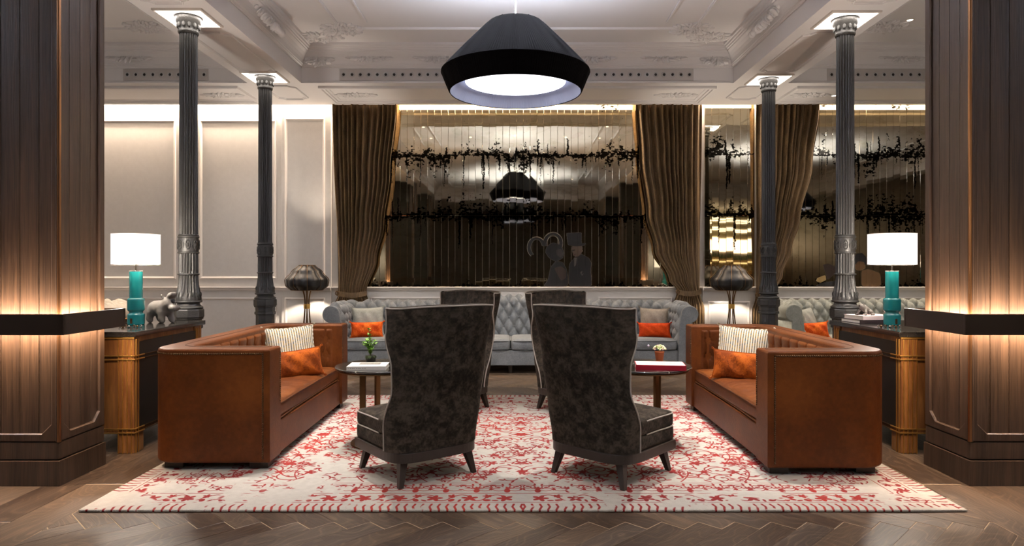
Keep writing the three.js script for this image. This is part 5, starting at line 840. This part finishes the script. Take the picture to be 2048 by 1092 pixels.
{ const t = thing('potted_plant', 'small leafy green plant on the left round table', 'plant', null, PX(741, 5.02), TAB, -5.03), r = mulberry(12), stems = [], leaves = [];
  part(t, 'pot', lathe([[0.0001, 0], [0.03, 0], [0.036, 0.012], [0.038, 0.04], [0.034, 0.055], [0.0001, 0.052]], 22), std(0x2a2620, 0.5));
  for (let s = 0; s < 15; s++) { const a = r() * 6.283, tall = s < 3, H = tall ? 0.13 + r() * 0.075 : 0.05 + r() * 0.085, out = tall ? 0.012 + r() * 0.02 : 0.03 + r() * 0.05, p = []; for (let k = 0; k <= 5; k++) { const q = k / 5; p.push([Math.cos(a) * out * q ** 1.4, 0.045 + H * Math.sin(q * 1.5), Math.sin(a) * out * q ** 1.4]); } stems.push(tube(p, 0.0016, 8, 4));
    for (let k = 1; k <= 5; k++) for (let m = 0; m < 3; m++) { const g = leafGeo(0.018 + r() * 0.013, 0.006 + r() * 0.003); g.rotateX(0.5 + r() * 0.8); g.rotateY(r() * 6.283); g.translate(...p[k]); leaves.push(g); } }
  for (let i = 0; i < 40; i++) { const a = r() * 6.283, g = leafGeo(0.02 + r() * 0.015, 0.004); g.rotateX(2.0 + r() * 0.7); g.rotateY(a); g.translate(Math.sin(a) * 0.034, 0.055, Math.cos(a) * 0.034); stems.push(g); }
  part(t, 'stems', plain(stems), M.greenDark); part(t, 'foliage', plain(leaves), M.green).userData.kind = 'stuff';
}
{ const t = thing('flower_pot', 'terracotta pot of pale blossoms on the right round table', 'plant', null, PX(1319, 5.0), TAB, -5.0), r = mulberry(19);
  part(t, 'pot', lathe([[0.0001, 0], [0.024, 0], [0.025, 0.004], [0.034, 0.075], [0.036, 0.078], [0.036, 0.088], [0.031, 0.088], [0.0001, 0.08]], 26), M.terracotta);
  for (const [mat, n, name] of [[std(0xdfe0b4, 0.8), 70, 'pale_blossoms'], [std(0xe2b7b4, 0.8), 16, 'pink_blossoms'], [std(0x8fa552, 0.8), 40, 'leaves']]) { const L = []; for (let i = 0; i < n; i++) { const a = r() * 6.283, q = Math.sqrt(r()), g = new THREE.IcosahedronGeometry(0.0055 + r() * 0.003, 0); g.translate(Math.cos(a) * q * 0.047, 0.092 + 0.042 * Math.sqrt(1 - q * q * 0.9) * (0.75 + 0.25 * r()), Math.sin(a) * q * 0.047); L.push(g); } part(t, name, plain(L), mat).userData.kind = 'stuff'; }
  part(t, 'loose_sprig', tube([[-0.03, 0.1, 0], [-0.06, 0.125, 0.005], [-0.085, 0.13, 0.01]], 0.0015, 8, 4), M.greenDark); part(t, 'sprig_bloom', new THREE.IcosahedronGeometry(0.008, 1), std(0xd8c8e0, 0.7), -0.085, 0.131, 0.01);
}

// ---------------------------------------------------------------- pendant
function makePendant(label, x, z) { const t = thing('pendant_lamp', label, 'pendant lamp', 'black pleated pendant lamps', x, 2.644, z);
  const pleat = (stops, amp, n, inside) => gridGeo(n * 4, stops.length - 1, (u, v) => { const [r, y] = stops[Math.round(v * (stops.length - 1))], a = u * Math.PI * 2, q = r + amp * Math.cos(a * n) * (0.6 + 0.4 * Math.sin(a * n * 0.13)); return [Math.cos(a) * q, y, Math.sin(a) * q, u * 3, y]; }, 1, 1, !inside);
  part(t, 'shade', plain([pleat([[0.196, 0.535], [0.205, 0.53], [0.25, 0.49], [0.4, 0.335], [0.52, 0.205], [0.562, 0.158], [0.569, 0.148]], 0.0022, 190), pleat([[0.569, 0.148], [0.56, 0.13], [0.532, 0.06], [0.508, 0.004], [0.504, 0]], 0.0022, 190)]), M.shadeBlack);
  part(t, 'spider', plain([0, 1, 2].map(k => { const g = boxAt(-0.197, 0.197, 0.532, 0.538, -0.005, 0.005, 0.001); g.rotateY(k * Math.PI / 3); return g; })), M.shadeBlack);
  part(t, 'upper_diffuser', lathe([[0.0001, 0.47], [0.17, 0.47], [0.172, 0.475], [0.17, 0.48], [0.0001, 0.48]], 40), M.glow(0xf4f4ff, 1.5));
  part(t, 'lining', pleat([[0.499, 0.001], [0.47, 0.055], [0.425, 0.115], [0.36, 0.18], [0.24, 0.3], [0.18, 0.46]], 0.0028, 150, true), M.shadeLining);
  const rim = new THREE.TorusGeometry(0.502, 0.0035, 6, 90); rim.rotateX(Math.PI / 2); part(t, 'rim', rim, M.shadeBlack, 0, 0, 0);
  part(t, 'diffuser', lathe([[0.0001, 0.078], [0.384, 0.078], [0.386, 0.084], [0.384, 0.09], [0.0001, 0.09]], 72), M.glow(0xf2f4ff, 2.4));
  part(t, 'hook', plain([lathe([[0.0001, 0.565], [0.016, 0.565], [0.018, 0.545], [0.018, 0.54]], 16), new THREE.TorusGeometry(0.013, 0.003, 6, 16).translate(0, 0.578, 0)]), M.chrome);
  part(t, 'cable', lathe([[0.004, 0.565], [0.004, CEIL - 2.644 - 0.03]], 10), M.white);
  part(t, 'ceiling_rose', lathe([[0.0001, CEIL - 2.644 - 0.035], [0.05, CEIL - 2.644 - 0.03], [0.06, CEIL - 2.644]], 28), M.white);
  areaAt(x, 2.72, z, 0, -1, 0.0001, 0.62, 0.62, LEVEL.pendant, COOL);
  spotAt(x, 2.644 + 0.515, z, x, 4, z, LEVEL.pendantUp, 1.38, 0.5, COOL, 6);
}
makePendant('large black pleated pendant lamp hanging over the seating group', PX(1031, 5.1), -5.1);
makePendant('black pleated pendant lamp above the viewpoint, seen only in the mirror', 0, 0.6);
makePendant('added black pleated pendant lamp in the left-hand bay, out of the picture', -6.2, -3.2);  // added out of view so its uplight brightens the bay ceiling
makePendant('added black pleated pendant lamp in the right-hand bay, out of the picture', 6.2, -3.2);  // likewise an unseen addition, for uplight in this bay

// ---------------------------------------------------------------- petal floor lamps
function makeFloorLamp(label, x, z) {
  const t = thing('petal_floor_lamp', label, 'lamp', 'black petal floor lamps', x, 0, z), N = 10, y0 = 1.012, y1 = 1.335;
  const rad = v => curve([[0, 0.205], [0.18, 0.268], [0.4, 0.272], [0.75, 0.19], [1, 0.105]], v);
  for (let i = 0; i < N; i++) { const a0 = i / N * 6.2832; part(t, 'petal', gridGeo(10, 16, (u, v) => { const k = Math.sin(u * Math.PI), r = rad(v) - 0.028 * (1 - k) * (0.4 + 0.6 * (1 - v)), a = a0 + u * 6.2832 / N, y = lerp(y0, y1, v) - 0.016 * k * (1 - smooth(0, 0.15, v)) * 0; return [Math.cos(a) * r * 0.97, y, Math.sin(a) * r * 0.97, u * 0.15, v * 0.35]; }, 1, 1, true), M.petal);
    const p = []; for (let k = 0; k <= 12; k++) { const v = k / 12; p.push([Math.cos(a0) * (rad(v) + 0.018 * Math.sin(v * Math.PI)), lerp(y0, y1, v), Math.sin(a0) * (rad(v) + 0.018 * Math.sin(v * Math.PI))]); } part(t, 'rib', tube(p, 0.0035, 24, 5), M.bronze); }
  for (const [r, y] of [[0.2, y0], [0.103, y1]]) { const g = new THREE.TorusGeometry(r, 0.004, 6, 40); g.rotateX(Math.PI / 2); part(t, 'shade_ring', g, M.bronze, 0, y, 0); }
  for (let i = 0; i < 6; i++) { const a = i / 6 * 6.2832 + 0.3, p = [[0.16, 0.008], [0.1, 0.25], [0.055, 0.52], [0.028, 0.8], [0.034, 0.92], [0.062, 1.03], [0.075, 1.08]].map(([r, y]) => [Math.cos(a) * r, y, Math.sin(a) * r]); part(t, 'leg', tube(p, 0.008, 30, 7), M.bronze); }
  part(t, 'collar', lathe([[0.03, 0.77], [0.04, 0.77], [0.04, 0.83], [0.03, 0.83], [0.03, 0.77]], 20), M.brass);
  part(t, 'lamp_holder', lathe([[0.0001, 1.06], [0.078, 1.06], [0.078, 1.07], [0.02, 1.075], [0.02, 1.11], [0.0001, 1.11]], 20), M.bronze);
  part(t, 'bulb', new THREE.SphereGeometry(0.03, 14, 10), M.glow(0xffe8cc, 5), 0, 1.145, 0);
  const l = new THREE.PointLight(0xffecd6, LEVEL.floorLamp, 0, 2); l.position.set(x, 1.145, z); l.shadow.radius = 1.2; lit(l);
}
makeFloorLamp('black petal floor lamp on thin bronze legs left of the long grey sofa', PX(614, 8.68), -8.68);
makeFloorLamp('black petal floor lamp on thin bronze legs right of the long grey sofa', PX(1463, 8.68), -8.68);

// ---------------------------------------------------------------- recessed downlights
const dlRing = lathe([[0.028, -0.001], [0.03, -0.006], [0.042, -0.006], [0.046, 0]], 24), dlLens = lathe([[0.0001, -0.003], [0.029, -0.003]], 20);
function downlight(label, x, z, tx, ty, tz, power, angle, y = CEIL, pen = 0.7, color = NEUTRAL) {
  const t = thing('downlight', label, 'downlight', 'recessed ceiling downlights', x, y, z); part(t, 'ring', dlRing, M.white); part(t, 'lens', dlLens, M.glow(0xfff2e0, 8));
  spotAt(x, y - 0.012, z, tx, ty, tz, power, angle, pen, color, 1.4);
}
const above = (s, where) => `recessed downlight outside the picture, above ${where} on the ${s < 0 ? 'left' : 'right'}`;
for (const s of [-1, 1]) {
  downlight(above(s, 'the round marble table'), s * 0.97, -4.9, s * 0.97, 0, -4.9, LEVEL.table, 0.5);
  downlight(above(s, 'the near end of the leather sofa'), s * 1.72, -4.75, s * 1.75, 0.4, -4.8, LEVEL.sofa, 0.36);
  downlight(above(s, 'the far end of the leather sofa'), s * 1.72, -5.85, s * 1.75, 0.4, -5.65, LEVEL.sofa, 0.36);
  downlight(above(s, 'the floor in front of the rug'), s * 1.3, -2.0, s * 1.9, 0, -3.6, LEVEL.room, 0.75);
  downlight(above(s, 'the long sofa end as added fill'), s * 1.6, -6.3, s * 1.75, 0.3, -8.5, LEVEL.centre * (s < 0 ? 0.6 : 0.28), 0.36);  // fill spots added beyond the frame to light the sofa ends
  downlight(above(s, 'the floor behind the viewpoint'), s * 1.6, 1.2, s * 1.6, 0, 1.2, LEVEL.room, 0.8);
  downlight(above(s, 'the open bay'), s * 5.6, -4.5, s * 5.6, 0, -4.5, LEVEL.bay, 0.9);
}
downlight('recessed downlight added outside the picture, aimed at the middle of the long grey sofa', 0, -6.3, 0, 0.4, -8.4, LEVEL.centre * 1.1, 0.34);  // added out of view to brighten the middle of the sofa
downlight('small bright downlight in the soffit above the left wall panels', PX(458, 8.5), -8.45, PX(458, 8.5), 0, -8.45, 6, 0.8, SOFFIT);
downlight('small bright downlight in the soffit to the right, just above the right mirror', PX(1664, 8.6), -8.55, PX(1664, 8.6), 0, -8.55, 6, 0.8, SOFFIT);
downlight('small bright downlight high in the right-hand bay ceiling beside the pillar', PX(1820, 7.1), -7.1, PX(1820, 7.1), 0, -7.1, 10, 0.8, CEIL);

// ---------------------------------------------------------------- the bar behind the viewpoint, met only in the mirrors
{ const t = thing('back_bar', 'lit bar shelves with bottles, seen only as a reflection in the narrow mirror', 'bar', null, 7.6, 0, 7.9, Math.PI);
  part(t, 'counter', boxAt(-1.9, 1.9, 0, 1.1, 0.9, 1.5, 0.01), M.pillar); part(t, 'counter_edge', boxAt(-1.95, 1.95, 1.1, 1.16, 0.85, 1.55, 0.01), M.brass); part(t, 'back_panel', boxAt(-1.9, 1.9, 0, 3.4, -0.05, 0, 0.01), std(0x7a6a3c, 0.4, { metalness: 0.6 }));
  const r = mulberry(66); for (const y of [1.2, 1.65, 2.1]) { part(t, 'shelf', boxAt(-1.9, 1.9, y, y + 0.03, 0, 0.3, 0.004), M.brass); part(t, 'shelf_light', boxAt(-1.85, 1.85, y + 0.36, y + 0.38, 0.01, 0.05, 0), M.glow(0xffe0a8, 5));
    const L = []; for (let i = 0; i < 34; i++) { const h = 0.18 + r() * 0.14, g = lathe([[0.035, 0], [0.035, h * 0.6], [0.012, h * 0.78], [0.012, h]], 10); g.translate(-1.8 + i * 0.108, y + 0.03, 0.16 + r() * 0.05); L.push(g); } part(t, 'bottles', plain(L), std([0x3a5a30, 0x8a3020, 0xb8b090][Math.round(y * 2) % 3], 0.15)).userData.kind = 'stuff'; }
  for (const y of [2.75, 3.1]) { const g = new THREE.TorusGeometry(1.3, 0.02, 6, 60); g.rotateX(Math.PI / 2); g.scale(1.35, 1, 0.5); part(t, 'canopy_light', g, M.glow(0xfff0d0, 6), 0, y, 1.2); }
  areaAt(7.6, 2.2, 7.55, 0, -0.3, -1, 3.4, 0.5, LEVEL.bar, SOFTWARM);
}
scene.traverse(o => { if (o.isMesh) shade(o); });
renderer.render(scene, camera);
